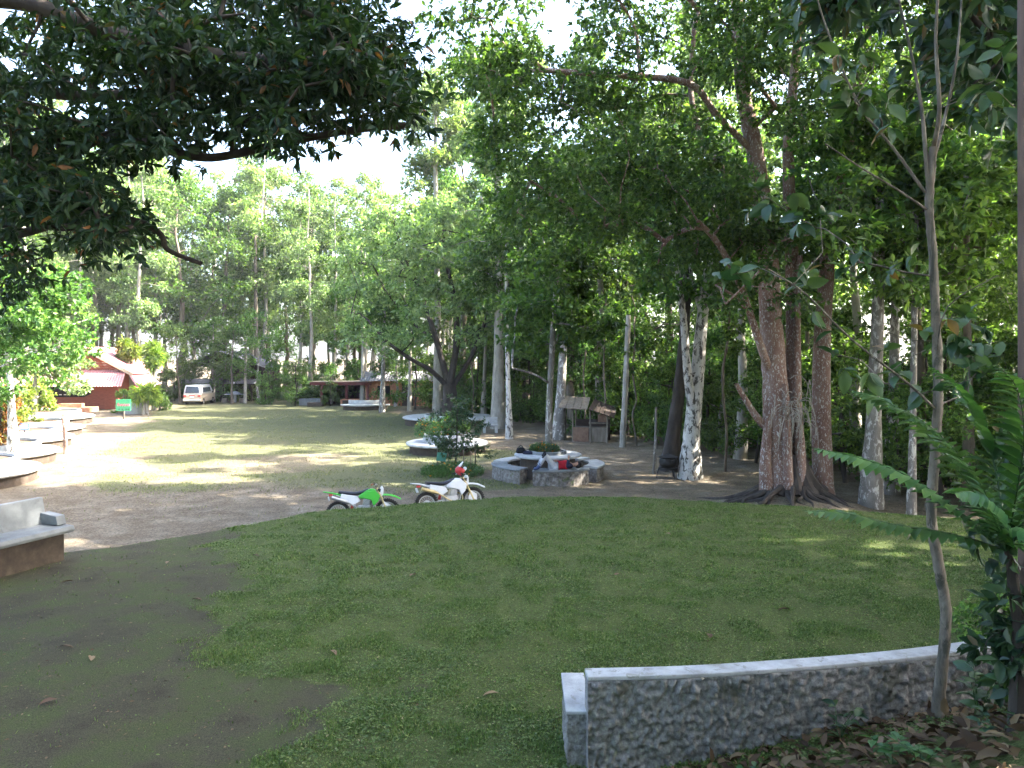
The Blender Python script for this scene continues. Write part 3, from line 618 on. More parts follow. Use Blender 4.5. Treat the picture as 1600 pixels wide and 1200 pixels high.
for i, (x, y, s, lb) in enumerate([(-25.9, 69.8, .8, 'small tree in front of the dark house, right of the van'), (-23.6, 70.6, .95, 'leafy tree hiding the right end of the dark house'), (-28.4, 72.0, .9, 'tree rising behind the van before the dark house'), (-31.0, 70.5, .8, 'tree left of the van in front of the dark house')]):
    place(mid_[i % 3], 'yard_tree', lb, 'tree', (x, y), s, i * 2.7, 'small trees by the dark house')
for i, (x, y, s, lb) in enumerate([(9.5, 31.5, 1.0, 'pale feathery tree standing behind the white twin-stemmed tree'), (12.5, 27.6, .95, 'pale feathery tree just behind the big fig')]):
    place(talp[i], 'forest_tree', lb, 'tree', (x, y), s, i * 2.7)
for i, (x, y, s) in enumerate([(-4, -9, 1.0), (4, -12, 1.1), (-12, -6, 1.0), (-17, 3, .95), (12, -13, 1.1), (-10, -16, 1.1), (0, -20, 1.2), (-22, -6, 1.1), (20, -12, 1.1)]):
    place(broad[i % 3], 'shade_tree', 'broad tree behind the viewpoint that closes off the open sky', 'tree', (x, y), s, i * 1.9, 'trees behind the viewpoint')
# understorey: bushes along the wood's edge
n = 0; sp2 = []
for i in range(6000):
    y = rg.uniform(20, 64); x = edge_x(y) + .2 + abs(rg.normal()) * 6
    if x > y * .76 + 3 or not try_spot(x, y, 1.75, sp2): continue
    if abs(x - 3.6) < 2.0 and abs(y - 38) < 2.0: continue
    n += 1; place(shrub[n % 3], 'forest_shrub', 'leafy shrub of the undergrowth ' + where(x, y), 'shrub', (x, y), rg.uniform(.7, 1.35), rg.uniform(0, 6.3), 'shrubs at the edge of the wood')
    if n >= 100: break
n = 0
for i in range(3000):
    y = rg.uniform(65, 84); x = rg.uniform(-.72, .02) * y
    if -42 < x < -30 and y < 68 or (-33.5 < x < -24 and y < 71) or not try_spot(x, y, 1.9, sp2): continue
    n += 1; place(shrub[n % 3], 'forest_shrub', 'leafy shrub beyond the field ' + where(x, y), 'shrub', (x, y), rg.uniform(.5, 1.0), rg.uniform(0, 6.3), 'shrubs beyond the field')
    if n >= 85: break
for i, (px, py) in enumerate([(945, 690), (1000, 700), (1145, 745), (735, 660), (915, 684), (520, 632)]):
    g = G(px, py); place(sapl[i % 2], 'sapling', 'thin bare-stemmed sapling ' + where(g[0], g[1] + 1), 'sapling', (g[0], g[1] + 1), rg.uniform(.8, 1.2), rg.uniform(0, 6.3), 'thin saplings at the edge of the wood')

# ------------------------------------------------------------------ buildings
M['red_wood'] = surf('red_wood', [(.3, (.20, .055, .035)), (.7, (.33, .10, .06))], 3, .75, .3, .005, (1, 1, 5))
M['red_roof'] = surf('red_roof', [(.3, (.36, .15, .15)), (.7, (.50, .26, .26))], 2, .55, .15, .004, (1, 6, 1), second=(1.6, .66, (.26, .12, .12)))
M['trim_cream'] = flat('trim_cream', (.55, .40, .27), .7)
M['dark_wood'] = surf('dark_wood', [(.3, (.028, .02, .016)), (.7, (.06, .042, .034))], 4, .8, .3, .005, (1, 1, 6))
M['grey_roof'] = surf('grey_roof', [(.3, (.10, .10, .115)), (.7, (.20, .20, .22))], 3, .7, .2, .004)
M['orange_clay'] = surf('orange_clay', [(.3, (.34, .14, .075)), (.7, (.52, .27, .16))], 4, .9, .3, .006)
M['maroon'] = surf('maroon', [(.3, (.075, .022, .018)), (.7, (.13, .04, .03))], 4, .8, .2, .004)
M['interior_dark'] = flat('interior_dark', (.012, .01, .01), .9)
M['weathered'] = surf('weathered', [(.3, (.10, .08, .06)), (.7, (.22, .19, .15))], 5, .9, .5, .006, (1, 1, .2))
M['brown_board'] = surf('brown_board', [(.3, (.13, .075, .05)), (.7, (.24, .15, .10))], 5, .85, .3, .006)
def corrugated(name, mat, parent, a, b, c, d, n=40, amp=.03, loc=None):
    """sheet a-b along the ridge, d-c along the eave"""
    a, b, c, d = [np.array(v, float) for v in (a, b, c, d)]; nr = unit(np.cross(b - a, d - a)); V = []; F = []; m = n * 2
    for t in (0, 1):
        for i in range(m + 1):
            u = i / m; p = (a * (1 - u) + b * u) * (1 - t) + (d * (1 - u) + c * u) * t
            V.append(p + nr * amp * math.cos(i * PI))
    V2 = [v + nr * .02 for v in V]; k = len(V)
    for i in range(m): F.append((i, i + 1, m + 2 + i, m + 1 + i)); F.append((k + i, k + m + 1 + i, k + m + 2 + i, k + i + 1))
    mb = MB(); mb.add(V + V2, F); return mb.build(name, mat, parent, loc)
h = thing('red_house', 'red wooden house with gabled roof and pale red tin awning at the field\'s left end', 'house', (-36.0, 61.5, 0), math.radians(6))
w = MB(); w.box((0, 3, 1.5), (7.4, 6, 3.0)); wall = w.build('wall', M['red_wood'], h)
for i in range(9):
    z = 3.02 + i * .2; hw = (1 - (z - 3.0) / 2.0) * 3.4 - .12
    if hw > .2: MB().box((1.2, -.03 - .012 * (i % 2), z + .095), (hw * 2, .05, .185)).build('plank', M['red_wood'], h)
for s in (-1, 1):
    corrugated('roof', M['red_roof'], h, (1.2, -.6, 5.1), (1.2, 6.4, 5.1), (1.2 + s * 3.9, 6.4, 2.9), (1.2 + s * 3.9, -.6, 2.9), 30)
    MB().bar((1.2 + s * .02, -.64, 5.02), (1.2 + s * 3.9, -.64, 2.83), .08, .26).build('bargeboard', M['trim_cream'], h)
corrugated('awning_roof', M['red_roof'], h, (-4.6, -.10, 3.2), (4.4, -.10, 3.2), (4.9, -2.4, 1.95), (-4.9, -2.4, 1.95), 46)
corrugated('awning_roof', M['red_roof'], h, (4.45, -.1, 3.15), (4.45, 3.2, 3.15), (5.9, 3.6, 1.95), (5.9, -1.9, 1.95), 24)
for x in (-4.4, -1.5, 4.6): MB().box((x, -2.2, .95), (.12, .12, 1.9)).build('post', M['red_wood'], h)
for x in (5.6,): MB().box((x, -1.5, .95), (.12, .12, 1.9)).build('post', M['red_wood'], h)
wf = MB().prism([(-3.1, 1.0), (1.1, 1.0), (1.65, 1.25), (1.65, 1.65), (1.3, 1.85), (-3.1, 1.85)], -.05, -.01, 1).build('window', M['interior_dark'], h)
for i in range(3): MB().box((-.7 + i * .35, -.07, 1.2), (.18, .03, .07)).build('shelf_item', M['white_plastic'], wf)
MB().box((-.3, -3.2, .18), (7.0, 1.7, .36)).build('step', M['orange_clay'], h); MB().box((1.4, -2.9, .5), (1.7, .6, .28)).build('step', M['orange_clay'], h)

h = thing('dark_house', 'dark two-storey wooden house with grey roof half hidden among trees behind the van', 'house', (-28.0, 74.5, 0), math.radians(-6)); h.scale = (.74, .74, .74)
MB().box((0, 3, 1.35), (9.5, 6, 2.7)).build('wall', M['dark_wood'], h); MB().box((1.6, 3, 3.7), (6.2, 5.6, 2.0)).build('wall', M['dark_wood'], h)
corrugated('roof', M['grey_roof'], h, (-1.2, -.6, 6.6), (-1.2, 6.6, 6.6), (-6.2, 6.6, 4.5), (-6.2, -.6, 4.5), 20); corrugated('roof', M['grey_roof'], h, (-1.2, -.6, 6.6), (-1.2, 6.6, 6.6), (5.4, 6.6, 4.4), (5.4, -.6, 4.4), 20)
MB().prism([(-4.4, 4.7), (4.6, 4.7), (-1.2, 6.45)], -.02, .06, 1).build('gable', M['dark_wood'], h)
corrugated('awning_roof', M['grey_roof'], h, (-6.4, -.1, 2.9), (4.7, -.1, 2.9), (4.9, -2.6, 2.35), (-6.8, -2.6, 2.35), 40)
for x in (-6.2, -3, .5, 4.4): MB().box((x, -2.4, 1.2), (.14, .14, 2.35)).build('post', M['dark_wood'], h)
for x in (-2.6, 1.2): 
    f = MB().box((x, -.04, 1.3), (1.3, .06, 1.5)).build('window', M['interior_dark'], h); MB().box((x, -.09, 1.3), (.06, .03, 1.5)).build('frame', M['dark_wood'], f)
h = thing('open_shelter', 'low open shelter with dark red posts and flat eave right of the planters', 'shelter', (-14.9, 66, 0), 0); h.scale = (.8, .8, .88)
MB().box((0, 2.2, 2.35), (6.6, 5.2, .14)).build('roof', M['weathered'], h); MB().box((0, -.43, 2.22), (6.7, .06, .3)).build('fascia', M['maroon'], h)
for x in (-2.1, .6, 2.9): MB().box((x, -.2, 1.1), (.26, .26, 2.2)).build('post', M['maroon'], h)
MB().box((0, 3.8, 1.1), (6.2, .15, 2.2)).build('back_wall', M['dark_wood'], h)
MB().box((-2.6, -.9, .2), (1.6, .8, .4)).build('step', M['base_brown'], h); MB().box((1.6, -.8, .3), (2.6, .3, .6)).build('parapet', M['base_brown'], h)
h = thing('orange_cabin', 'orange-walled cabin glimpsed through trunks behind the far round bench', 'cabin', (-9.6, 66, 0), 0)
MB().box((0, 1.5, 1.15), (6.4, 3, 2.3)).build('wall', M['orange_clay'], h); corrugated('roof', M['grey_roof'], h, (-3.6, 1.5, 3.0), (3.6, 1.5, 3.0), (3.6, -.7, 2.2), (-3.6, -.7, 2.2), 30)
MB().box((.5, -.03, 1.05), (1.0, .06, 2.1)).build('door', M['dark_wood'], h); MB().box((-1.6, -.03, 1.3), (1.1, .06, .9)).build('window', M['interior_dark'], h)
# small market-like hut
h = thing('wooden_hut', 'small weathered hut with tilted sheet roof and boarded counter behind the round table', 'hut', (3.95, 38.0, 0), math.radians(-12)); h.scale = (.76, .76, .88)
for x, y, z in ((-1.1, -.7, 1.75), (-1.1, .9, 2.1), (.05, -.75, 1.8), (1.15, -.7, 1.6), (1.15, .9, 1.9)): MB().tube([(x, y, -.05), (x + .02, y, z * .5), (x, y, z)], .06, 7).build('post', M['weathered'], h)
for i in range(4): MB().box((-1.75 + .47 * i, .0, 2.20 - .02 * i), (.45, 2.3, .03), (math.radians(14), math.radians(2), .01 * i)).build('roof_sheet', M['weathered'], h)
for i in range(5): MB().box((.2 + .32 * i, .1, 2.05 - .1 * i), (.31, 2.3, .04), (math.radians(12), math.radians(18), .02 * i)).build('roof_sheet', M['dark_wood'], h)
MB().box((-.55, -.72, .42), (1.0, .05, .8)).build('panel', M['brown_board'], h)
for i in range(5): MB().box((.2 + .21 * i, -.7 - .01 * (i % 2), .40), (.2, .04, .78)).build('board', M['weathered'], h)
MB().box((.6, -.72, 1.08), (1.3, .1, .06)).build('rail', M['weathered'], h); MB().box((.85, -.6, 1.35), (.6, .05, .42)).build('panel', M['brown_board'], h)
MB().box((.1, .7, .6), (2.3, .06, 1.2)).build('back_panel', M['dark_wood'], h); MB().box((.1, -.3, .8), (2.2, .7, .05)).build('counter', M['weathered'], h)

# ------------------------------------------------------------------ round benches, planters, table
def planter_bench(name, label, c, R, rp, hp=.85, bush=None, grp='round planters ringed by a seat'):
    t = thing(name, label, 'planter bench', (c[0], c[1], float(height(c[0], c[1])) - .02), 0, grp)
    MB().lathe([(R - .12, -.1), (R - .10, .36)], 40).build('base', M['base_brown'], t, smooth=True)
    MB().lathe([(R - .3, .36), (R, .362), (R + .05, .41), (R + .03, .47), (R - .03, .49), (rp - .02, .50)], 48).build('seat', M['concrete'], t, smooth=True)
    MB().lathe([(rp, .45), (rp - .03, hp - .03), (rp - .05, hp), (rp - .13, hp), (rp - .15, hp - .1)], 40).build('planter_wall', M['concrete'], t, smooth=True)
    MB().lathe([(rp - .14, hp - .12), (.4, hp - .06), (.001, hp - .04)], 24).build('soil', M['soil'], t)
    return t
left = [(-18.7, 24.9, 2.7, 2.08, 'nearest round white-topped planter at the left edge, ringed by a seat'), (-21.0, 29.8, 2.7, 2.08, 'second round planter seat from the grey bench, holding leafy shrubs'),
        (-23.6, 35.3, 2.7, 2.05, 'third round planter seat behind the blue sign'), (-26.2, 40.6, 2.8, 2.1, 'fourth round planter seat, sunlit, beside the red-brown stake'), (-30.2, 48.0, 3.2, 2.5, 'fifth round planter seat, sunlit, nearest the red house')]
for x, y, R, rp, lb in left:
    planter_bench('planter_bench', lb, (x, y), R, rp)
c2 = G(699, 706); planter_bench('planter_bench', 'round planter seat with orange-flowered bush behind the fenced young tree', c2, 1.78, 1.1)
c3 = P(702, 655, 48); planter_bench('planter_bench', 'wide round bench around the foot of the big spreading tree', c3, 2.9, 1.6, .6)
c4 = G(568, 641); t = thing('long_bench', 'long white curved bench on the far side of the field', 'bench', (c4[0], c4[1], 0), 0)
MB().lathe([(2.0, -.05), (2.0, .36), (1.5, .36), (1.5, -.05), (2.0, -.05)], 20, PI * 1.18, PI * 1.86, (0, 1.3, 0)).build('base', M['base_brown'], t)
MB().lathe([(2.15, .36), (2.17, .46), (1.45, .48), (1.45, .36), (2.15, .36)], 20, PI * 1.15, PI * 1.89, (0, 1.3, 0)).build('seat', M['concrete'], t)
MB().lathe([(1.5, .48), (1.5, .8), (1.38, .8), (1.38, .48), (1.5, .48)], 20, PI * 1.15, PI * 1.89, (0, 1.3, 0)).build('backrest', M['concrete'], t)
t = thing('small_bench', 'small sunlit white bench with open legs beside the pale tall trunk', 'bench', (*G(766, 676)[:2], 0), .1)
MB().box((0, 0, .42), (.85, .5, .1)).build('seat', M['concrete'], t, bevel=.015)
for x in (-.33, .33): MB().box((x, 0, .185), (.14, .42, .37)).build('leg', M['concrete'], t)
MB().box((0, .2, .66), (.85, .09, .4)).build('backrest', M['concrete'], t, bevel=.015)
for i, (px, py, w_) in enumerate([(487, 633, 2.0), (548, 634, 1.6)]):
    g = G(px, py); t = thing('planter_box', ['low grey concrete planter box left of the red-posted shelter', 'low clay planter box behind the long white bench'][i], 'planter', (g[0], g[1], 0), 0)
    mm = M['concrete_grey'] if i == 0 else M['orange_clay']
    for y in (-.4, .4): MB().box((0, y, .3), (w_, .09, .6)).build('wall', mm, t)
    for x in (-w_ / 2 + .045, w_ / 2 - .045): MB().box((x, 0, .3), (.09, .7, .6)).build('wall', mm, t)
    MB().box((0, 0, .25), (w_ - .18, .7, .5)).build('soil', M['soil'], t)
# round table with ring of seats
TC = np.array([(856 - 800) / FPX * 26.4, 26.4]); TZ = float(height(*TC))
t = thing('round_table', 'round concrete table with planting hole and tree in its middle', 'table', (*TC, TZ), 0)
MB().lathe([(.98, -.1), (.95, .72)], 40).build('drum', M['base_brown'], t, smooth=True)
MB().lathe([(.6, .715), (1.14, .715), (1.17, .745), (1.17, .79), (1.13, .81), (.62, .815)], 56).build('table_top', M['concrete'], t, smooth=True)
MB().lathe([(.66, .805), (.66, .90), (.64, .92), (.56, .92), (.55, .80)], 36).build('planter_rim', M['concrete_grey'], t, smooth=True)
MB().lathe([(.57, .86), (.3, .88), (.001, .88)], 20).build('soil', M['soil'], t)
RS = rng_(77)
def rough_arc(R0, R1, h, a0, a1, nseg=36):
    mb = MB(); prof = [(R1, -.1), (R1, .1), (R1, .2), (R1, .3), (R1, h - .06), (R0, h - .06), (R0, .2), (R0, -.1), (R1, -.1)]
    mb.lathe(prof, nseg, a0, a1); V = mb.V[0]; V += (RS.random(V.shape) - .5) * .028; return mb
seatlab = ['front', 'right-hand', 'right rear', 'left rear', 'left-hand']
for i in range(5):
    mid = -PI / 2 + math.radians(12) + i * 2 * PI / 5; a0, a1 = mid - math.radians(29), mid + math.radians(29)
    s = thing('curved_bench', ['curved stone bench at the front of the round table, a rider lying on it', 'curved stone bench on the right side of the round table', 'curved stone bench behind the round table, right of its tree', 'curved stone bench behind the round table, left of its tree', 'curved stone bench on the left side of the round table'][i],
              'bench', (*TC, TZ), 0, 'curved stone benches round the table')
    rough_arc(1.46, 1.94, .5, a0, a1).build('base', M['rough_stone'], s)
    MB().lathe([(1.42, .435), (1.97, .435), (1.985, .47), (1.96, .50), (1.43, .50), (1.42, .435)], 30, a0 - .01, a1 + .01).build('seat', M['concrete_grey' if i in (0, 4) else 'concrete'], s, smooth=True)

# grey bench on the lawn's left edge
bd = np.array([.34, .94]); bd = bd / np.linalg.norm(bd); ang = math.atan2(bd[1], bd[0])
t = thing('concrete_bench', 'grey painted concrete bench with backrest on rough brown base at the left', 'bench', (-7.42, 12.75, .83), ang)
mb = MB(); mb.box((-1.6, .30, .14), (3.05, .42, .56)); mb.build('base', M['base_brown'], t, bevel=.02)
MB().prism([(-.04, .40), (-.06, .45), (-.03, .51), (.52, .53), (.52, .40)], -3.2, 0, 0).build('seat', M['concrete_grey'], t, bevel=.012)
MB().prism([(.46, .53), (.56, .96), (.66, .96), (.60, .40), (.53, .40)], -3.2, -.10, 0).build('backrest', M['concrete_grey'], t, bevel=.012)
MB().prism([(.10, .53), (.14, .68), (.50, .72), (.48, .53)], -.20, -.03, 0).build('armrest', M['concrete_grey'], t, bevel=.012)

# rough-cast bench at the lower right, its back towards the eye
t = thing('curved_concrete_bench', 'rough-cast curved bench seen from behind, white-painted top, at the lower right', 'bench', (0, 0, 0), 0)
WP = smoothline(np.array([(.58, 5.80), (1.3, 5.845), (2.01, 5.94), (3.13, 6.15), (4.1, 6.42), (4.9, 6.72)]), 60)
tg = np.gradient(WP, axis=0); tg /= np.linalg.norm(tg, axis=1)[:, None]; nrm = np.stack([tg[:, 1], -tg[:, 0]], 1)   # towards the eye
def rough_wall():
    n = len(WP); nz = 64; z = np.linspace(.55, 1.675, nz); arc = np.concatenate([[0], np.cumsum(np.linalg.norm(np.diff(WP, axis=0), axis=1))])
    A, Z = np.meshgrid(arc, z); w1 = worley(A * 17 + fbm(A * 9, Z * 9, 2, 2) * 1.5, Z * 17, 3); w2 = worley(A * 40 + .5, Z * 40, 9)
    d = .034 * np.abs(2 * fbm(A * 17, Z * 17, 6, 4) - 1) * 2 + .018 * fbm(A * 5, Z * 5, 26, 3) + .016 * np.abs(2 * vnoise(A * 34, Z * 34, 8) - 1) - .026 * np.clip(1 - w1 * 2.3, 0, 1) - .012 * np.clip(1 - w2 * 2.4, 0, 1)
    V = np.stack([WP[None, :, 0] + nrm[None, :, 0] * d, WP[None, :, 1] + nrm[None, :, 1] * d, Z], -1).reshape(-1, 3)
    ix = np.arange(n * nz).reshape(nz, n); F = np.stack([ix[:-1, :-1], ix[:-1, 1:], ix[1:, 1:], ix[1:, :-1]], -1).reshape(-1, 4)
    B = WP - nrm * .13; V2 = np.concatenate([np.c_[B, np.full(n, .55)], np.c_[B, np.full(n, 1.675)]]); o = len(V)
    F2 = [(o + i + 1, o + i, o + n + i, o + n + i + 1) for i in range(n - 1)] + [(ix[-1, i], ix[-1, i + 1], o + n + i + 1, o + n + i) for i in range(n - 1)]
    F2 += [(ix[0, 0], ix[nz - 1, 0], o + n, o), (ix[0, -1], o + n - 1, o + 2 * n - 1, ix[-1, -1])]
    return np.concatenate([V, V2]), np.concatenate([F, np.array(F2)])
V, F = rough_wall(); M['roughcast'] = surf('roughcast', [(.3, (.115, .11, .105)), (.5, (.20, .195, .188)), (.7, (.30, .292, .28))], 40, .95, .6, .008, second=(1.6, .62, (.12, .115, .095)), bscale=80)
link('backrest', fast_mesh('backrest', V, F, M['roughcast']), t)
def along(o0, o1, z0, z1, i0=0, i1=None):
    q = slice(i0, i1); w = WP[q][::6]; m = nrm[q][::6]; n = len(w)
    V = np.concatenate([np.c_[w + m * o, np.full(n, z)] for o, z in ((o0, z0), (o0, z1), (o1, z1), (o1, z0))]); F = []
    for k in range(4):
        for i in range(n - 1): F.append((k * n + i, k * n + i + 1, ((k + 1) % 4) * n + i + 1, ((k + 1) % 4) * n + i))
    F += [(0, n, 2 * n, 3 * n), (n - 1, 4 * n - 1, 3 * n - 1, 2 * n - 1)]
    return MB().add(V, F)
along(.02, -.15, 1.678, 1.712).build('coping', M['white_paint'], t, bevel=.008)
along(-.14, -.62, 1.27, 1.35, 8).build('seat', M['white_paint'], t, bevel=.008); along(-.18, -.56, .6, 1.27, 14).build('base', M['rough_stone'], t)
mb = MB(); mb.prism([(5.86, .55), (5.86, 1.385), (6.02, 1.40), (6.42, 1.44), (6.42, .55)], .43, .60, 0); V = mb.V[0]; am_ = mb.build('armrest', M['roughcast'], t); sd_ = am_.modifiers.new('sub', 'SUBSURF'); sd_.subdivision_type = 'SIMPLE'; sd_.levels = sd_.render_levels = 5
tx_ = bpy.data.textures.new('roughcast', 'CLOUDS'); tx_.noise_scale = .05; dp_ = am_.modifiers.new('rough', 'DISPLACE'); dp_.texture = tx_; dp_.strength = .04; dp_.mid_level = .5
MB().prism([(5.85, 1.388), (5.85, 1.415), (6.02, 1.43), (6.44, 1.472), (6.44, 1.442), (6.02, 1.402)], .418, .612, 0).build('armrest_coping', M['white_paint'], t, bevel=.006)
# ------------------------------------------------------------------ motorcycles
def wheel(parent, x, z, R, rimmat, name='wheel'):
    w = MB().lathe([(R - .085, -.035), (R - .03, -.05), (R - .005, -.03), (R, 0), (R - .005, .03), (R - .03, .05), (R - .085, .035), (R - .085, -.035)], 36)
    w.V[0] = w.V[0] @ rotm(PI / 2).T; o = w.build(name, M['rubber'], parent, (x, 0, z), smooth=True)
    k = MB()
    for i in range(36):
        a = i / 36 * 2 * PI; k.box((R * math.cos(a), 0, R * math.sin(a)), (.03, .075, .028), (0, -a, 0))
    k.build('tread', M['rubber'], o)
    r = MB().lathe([(R - .082, -.03), (R - .11, -.028), (R - .105, 0), (R - .11, .028), (R - .082, .03)], 32); r.V[0] = r.V[0] @ rotm(PI / 2).T; r.build('rim', rimmat, o, smooth=True)
    s = MB()
    for i in range(18):
        a = i / 18 * 2 * PI; s.tube([(.04 * math.cos(a), .02 * (-1) ** i, .04 * math.sin(a)), ((R - .1) * math.cos(a + .2), 0, (R - .1) * math.sin(a + .2))], .0035, 4)
    s.build('spoke', M['steel'], o)
    h_ = MB().tube([(0, -.07, 0), (0, .07, 0)], .05, 12); h_.tube([(0, -.05, 0), (0, -.045, 0)], .11, 16); h_.build('hub', M['steel'], o)
    return o
def motorcycle(label, loc, rz, roll, body, under, s, forkm, front='cover'):
    b = thing('motorcycle', label, 'motorcycle', loc, rz, 'trail bikes parked below the lawn'); b.rotation_euler = (roll, 0, rz); b.scale = (s, s, s)
    wheel(b, -.67, .325, .325, M['steel'], 'rear_wheel'); wheel(b, .70, .345, .345, M['steel'], 'front_wheel')
    for y in (-.095, .095):
        MB().tube([(.70, y, .345), (.56, y, .66), (.40, y, 1.0)], [.032, .03, .026], 10).build('fork_leg', forkm, b, smooth=True)
        MB().prism([(.52, .40), (.66, .30), (.78, .34), (.80, .50), (.62, .62)], y - .018 if y < 0 else y + .012, y - .012 if y < 0 else y + .018, 1).build('fork_guard', M['white_plastic'], b)
    MB().prism([(.40, .92), (.44, .98), (.52, .97), (.50, .88)], -.12, .12, 1).build('triple_clamp', M['black_metal'], b)
    ff = smoothline([(.42, 0, .80), (.62, 0, .83), (.85, 0, .80), (1.08, 0, .70)], 4); mb = MB()
    n = len(ff); W = np.interp(np.linspace(0, 1, n), [0, .3, 1], [.09, .085, .045]); V = []; F = []
    for i in range(n):
        for u, dz in ((-1, -.035), (-.5, 0), (.5, 0), (1, -.035)): V.append(ff[i] + (0, u * W[i], dz))
        for u, dz in ((1, -.045), (.5, -.01), (-.5, -.01), (-1, -.045)): V.append(ff[i] + (0, u * W[i], dz))
    for i in range(n - 1):
        for k in range(8): F.append((i * 8 + k, i * 8 + (k + 1) % 8, (i + 1) * 8 + (k + 1) % 8, (i + 1) * 8 + k))
    F += [tuple(range(8))[::-1], tuple(range((n - 1) * 8, n * 8))]; mb.add(V, F); mb.build('front_fender', body, b, smooth=True)
    # tank and radiator shrouds
    MB().prism([(-.12, .78), (.05, .92), (.24, .99), (.36, .96), (.40, .84), (.20, .70), (-.05, .70)], -.10, .10, 1).build('tank', body, b, bevel=.03)
    for y in (-1, 1):
        MB().prism([(-.12, .76), (.10, .90), (.34, .93), (.50, .80), (.44, .62), (.32, .50), (.26, .66), (.05, .72)], y * .11, y * .16, 1).build('shroud', body, b, bevel=.015)
        MB().prism([(-.62, .66), (-.58, .86), (-.14, .77), (-.06, .64), (-.22, .55), (-.36, .56)], y * .085, y * .125, 1).build('side_panel', under, b, bevel=.012)
    sp = smoothline([(.16, 0, .965), (0, 0, .89), (-.2, 0, .855), (-.45, 0, .875), (-.66, 0, .90)], 4)
    MB().tube(sp, np.interp(np.linspace(0, 1, len(sp)), [0, .2, 1], [.07, .105, .10]), 12, flat=.5).build('seat', M['seat_vinyl'], b, smooth=True)
    rf = [(-.40, .80), (-.60, .84), (-.85, .90), (-1.10, .93), (-1.09, .905), (-.85, .86), (-.60, .78), (-.40, .73)]
    MB().prism(rf, -.075, .075, 1).build('rear_fender', body, b, bevel=.012)
    MB().box((-.88, 0, .82), (.10, .1, .06)).build('tail_light', M['red_plastic'], b, bevel=.01); MB().box((-.93, 0, .72), (.02, .15, .12), (0, -.3, 0)).build('number_plate', M['white_plastic'], b)
    e = MB().box((.05, 0, .40), (.34, .22, .24)); e.box((.12, 0, .60), (.2, .17, .22), (0, .25, 0)); eng = e.build('engine', M['steel'], b, bevel=.02)
    fins = MB()
    for i in range(6): fins.box((.12 + .012 * i, 0, .52 + .032 * i), (.24, .21, .008), (0, .25, 0))
    fins.build('cooling_fin', M['black_metal'], eng)
    MB().tube([(-.02, -.13, .38), (-.02, -.10, .38)], .105, 18).build('clutch_cover', M['steel'], eng); MB().prism([(-.12, .22), (.22, .22), (.28, .34), (.2, .30), (-.1, .27)], -.11, .11, 1).build('skid_plate', M['steel'], b)
    f = MB()
    for y in (-.08, .08):
        f.tube(smoothline([(.42, y * .5, .90), (.34, y, .62), (.26, y, .34), (.05, y, .23), (-.16, y, .30), (-.2, y, .55), (-.1, y, .78), (.3, y * .6, .90)], 3), .016, 7)
        f.tube([(-.18, y, .60), (-.45, y, .72), (-.72, y, .82)], .012, 7)
    f.build('frame', M['black_metal'] if under is not M['white_plastic'] else M['steel'], b, smooth=True)
    sw = MB()
    for y in (-.1, .1): sw.bar((-.16, y * .8, .38), (-.68, y, .325), .03, .06)
    sw.build('swingarm', M['steel'], b); MB().tube([(-.30, 0, .42), (-.22, 0, .72)], [.04, .035], 10).build('shock_absorber', M['red_plastic'], b)
    ex = MB().tube(smoothline([(.24, -.03, .58), (.36, -.09, .5), (.32, -.13, .34), (.05, -.14, .36), (-.2, -.14, .50), (-.36, -.14, .60)], 3), .02, 8); ex.tube([(-.36, -.145, .60), (-.46, -.15, .64), (-.84, -.16, .76)], [.03, .052, .05], 12); ex.build('exhaust', M['steel'] if s < .95 else M['gold_metal'], b, smooth=True)
    hb = MB().tube(smoothline([(.28, -.40, 1.10), (.33, -.22, 1.12), (.38, -.08, 1.04), (.38, .08, 1.04), (.33, .22, 1.12), (.28, .40, 1.10)], 4), .012, 8).build('handlebar', M['black_metal'], b, smooth=True)
    for y in (-1, 1):
        MB().tube([(.29, y * .29, 1.115), (.275, y * .42, 1.095)], .019, 10).build('grip', M['orange_rubber'] if s < .95 else M['rubber'], hb)
        MB().tube(smoothline([(.36, y * .26, 1.11), (.40, y * .34, 1.09), (.36, y * .42, 1.08)], 3), .007, 5).build('lever', M['steel'], hb)
    hl = MB().prism([(.47, .78), (.50, 1.02), (.545, 1.06), (.585, .98), (.58, .80), (.53, .74)], -.095, .095, 1).build('headlight_mask', M['white_plastic'], b, bevel=.02)
    MB().tube([(.57, 0, .88), (.595, 0, .88)], .055, 14).build('headlight', M['steel'], hl)
    MB().tube([(-.02, .1, .3), (-.1, .3, .02)], .012, 6).build('side_stand', M['black_metal'], b)
    for y in (-1, 1): MB().bar((-.06, y * .1, .30), (-.06, y * .22, .30), .05, .02).build('footpeg', M['black_metal'], b)
    return b
def gz(x, y): return float(height(x, y))
D1 = 18.95; x1 = (566 - 800) / FPX * D1
motorcycle('green trail bike with white side panels parked below the lawn edge', (x1, D1, gz(x1, D1) + .0), math.radians(7), math.radians(-8), M['green_plastic'], M['white_plastic'], .89, M['gold_metal'])
D2 = 20.1; x2 = (703 - 800) / FPX * D2
wb = motorcycle('white trail bike with black seat parked to the right of the green one', (x2, D2, gz(x2, D2)), math.radians(24), math.radians(-8), M['white_plastic'], M['white_plastic'], .951, M['gold_metal'])
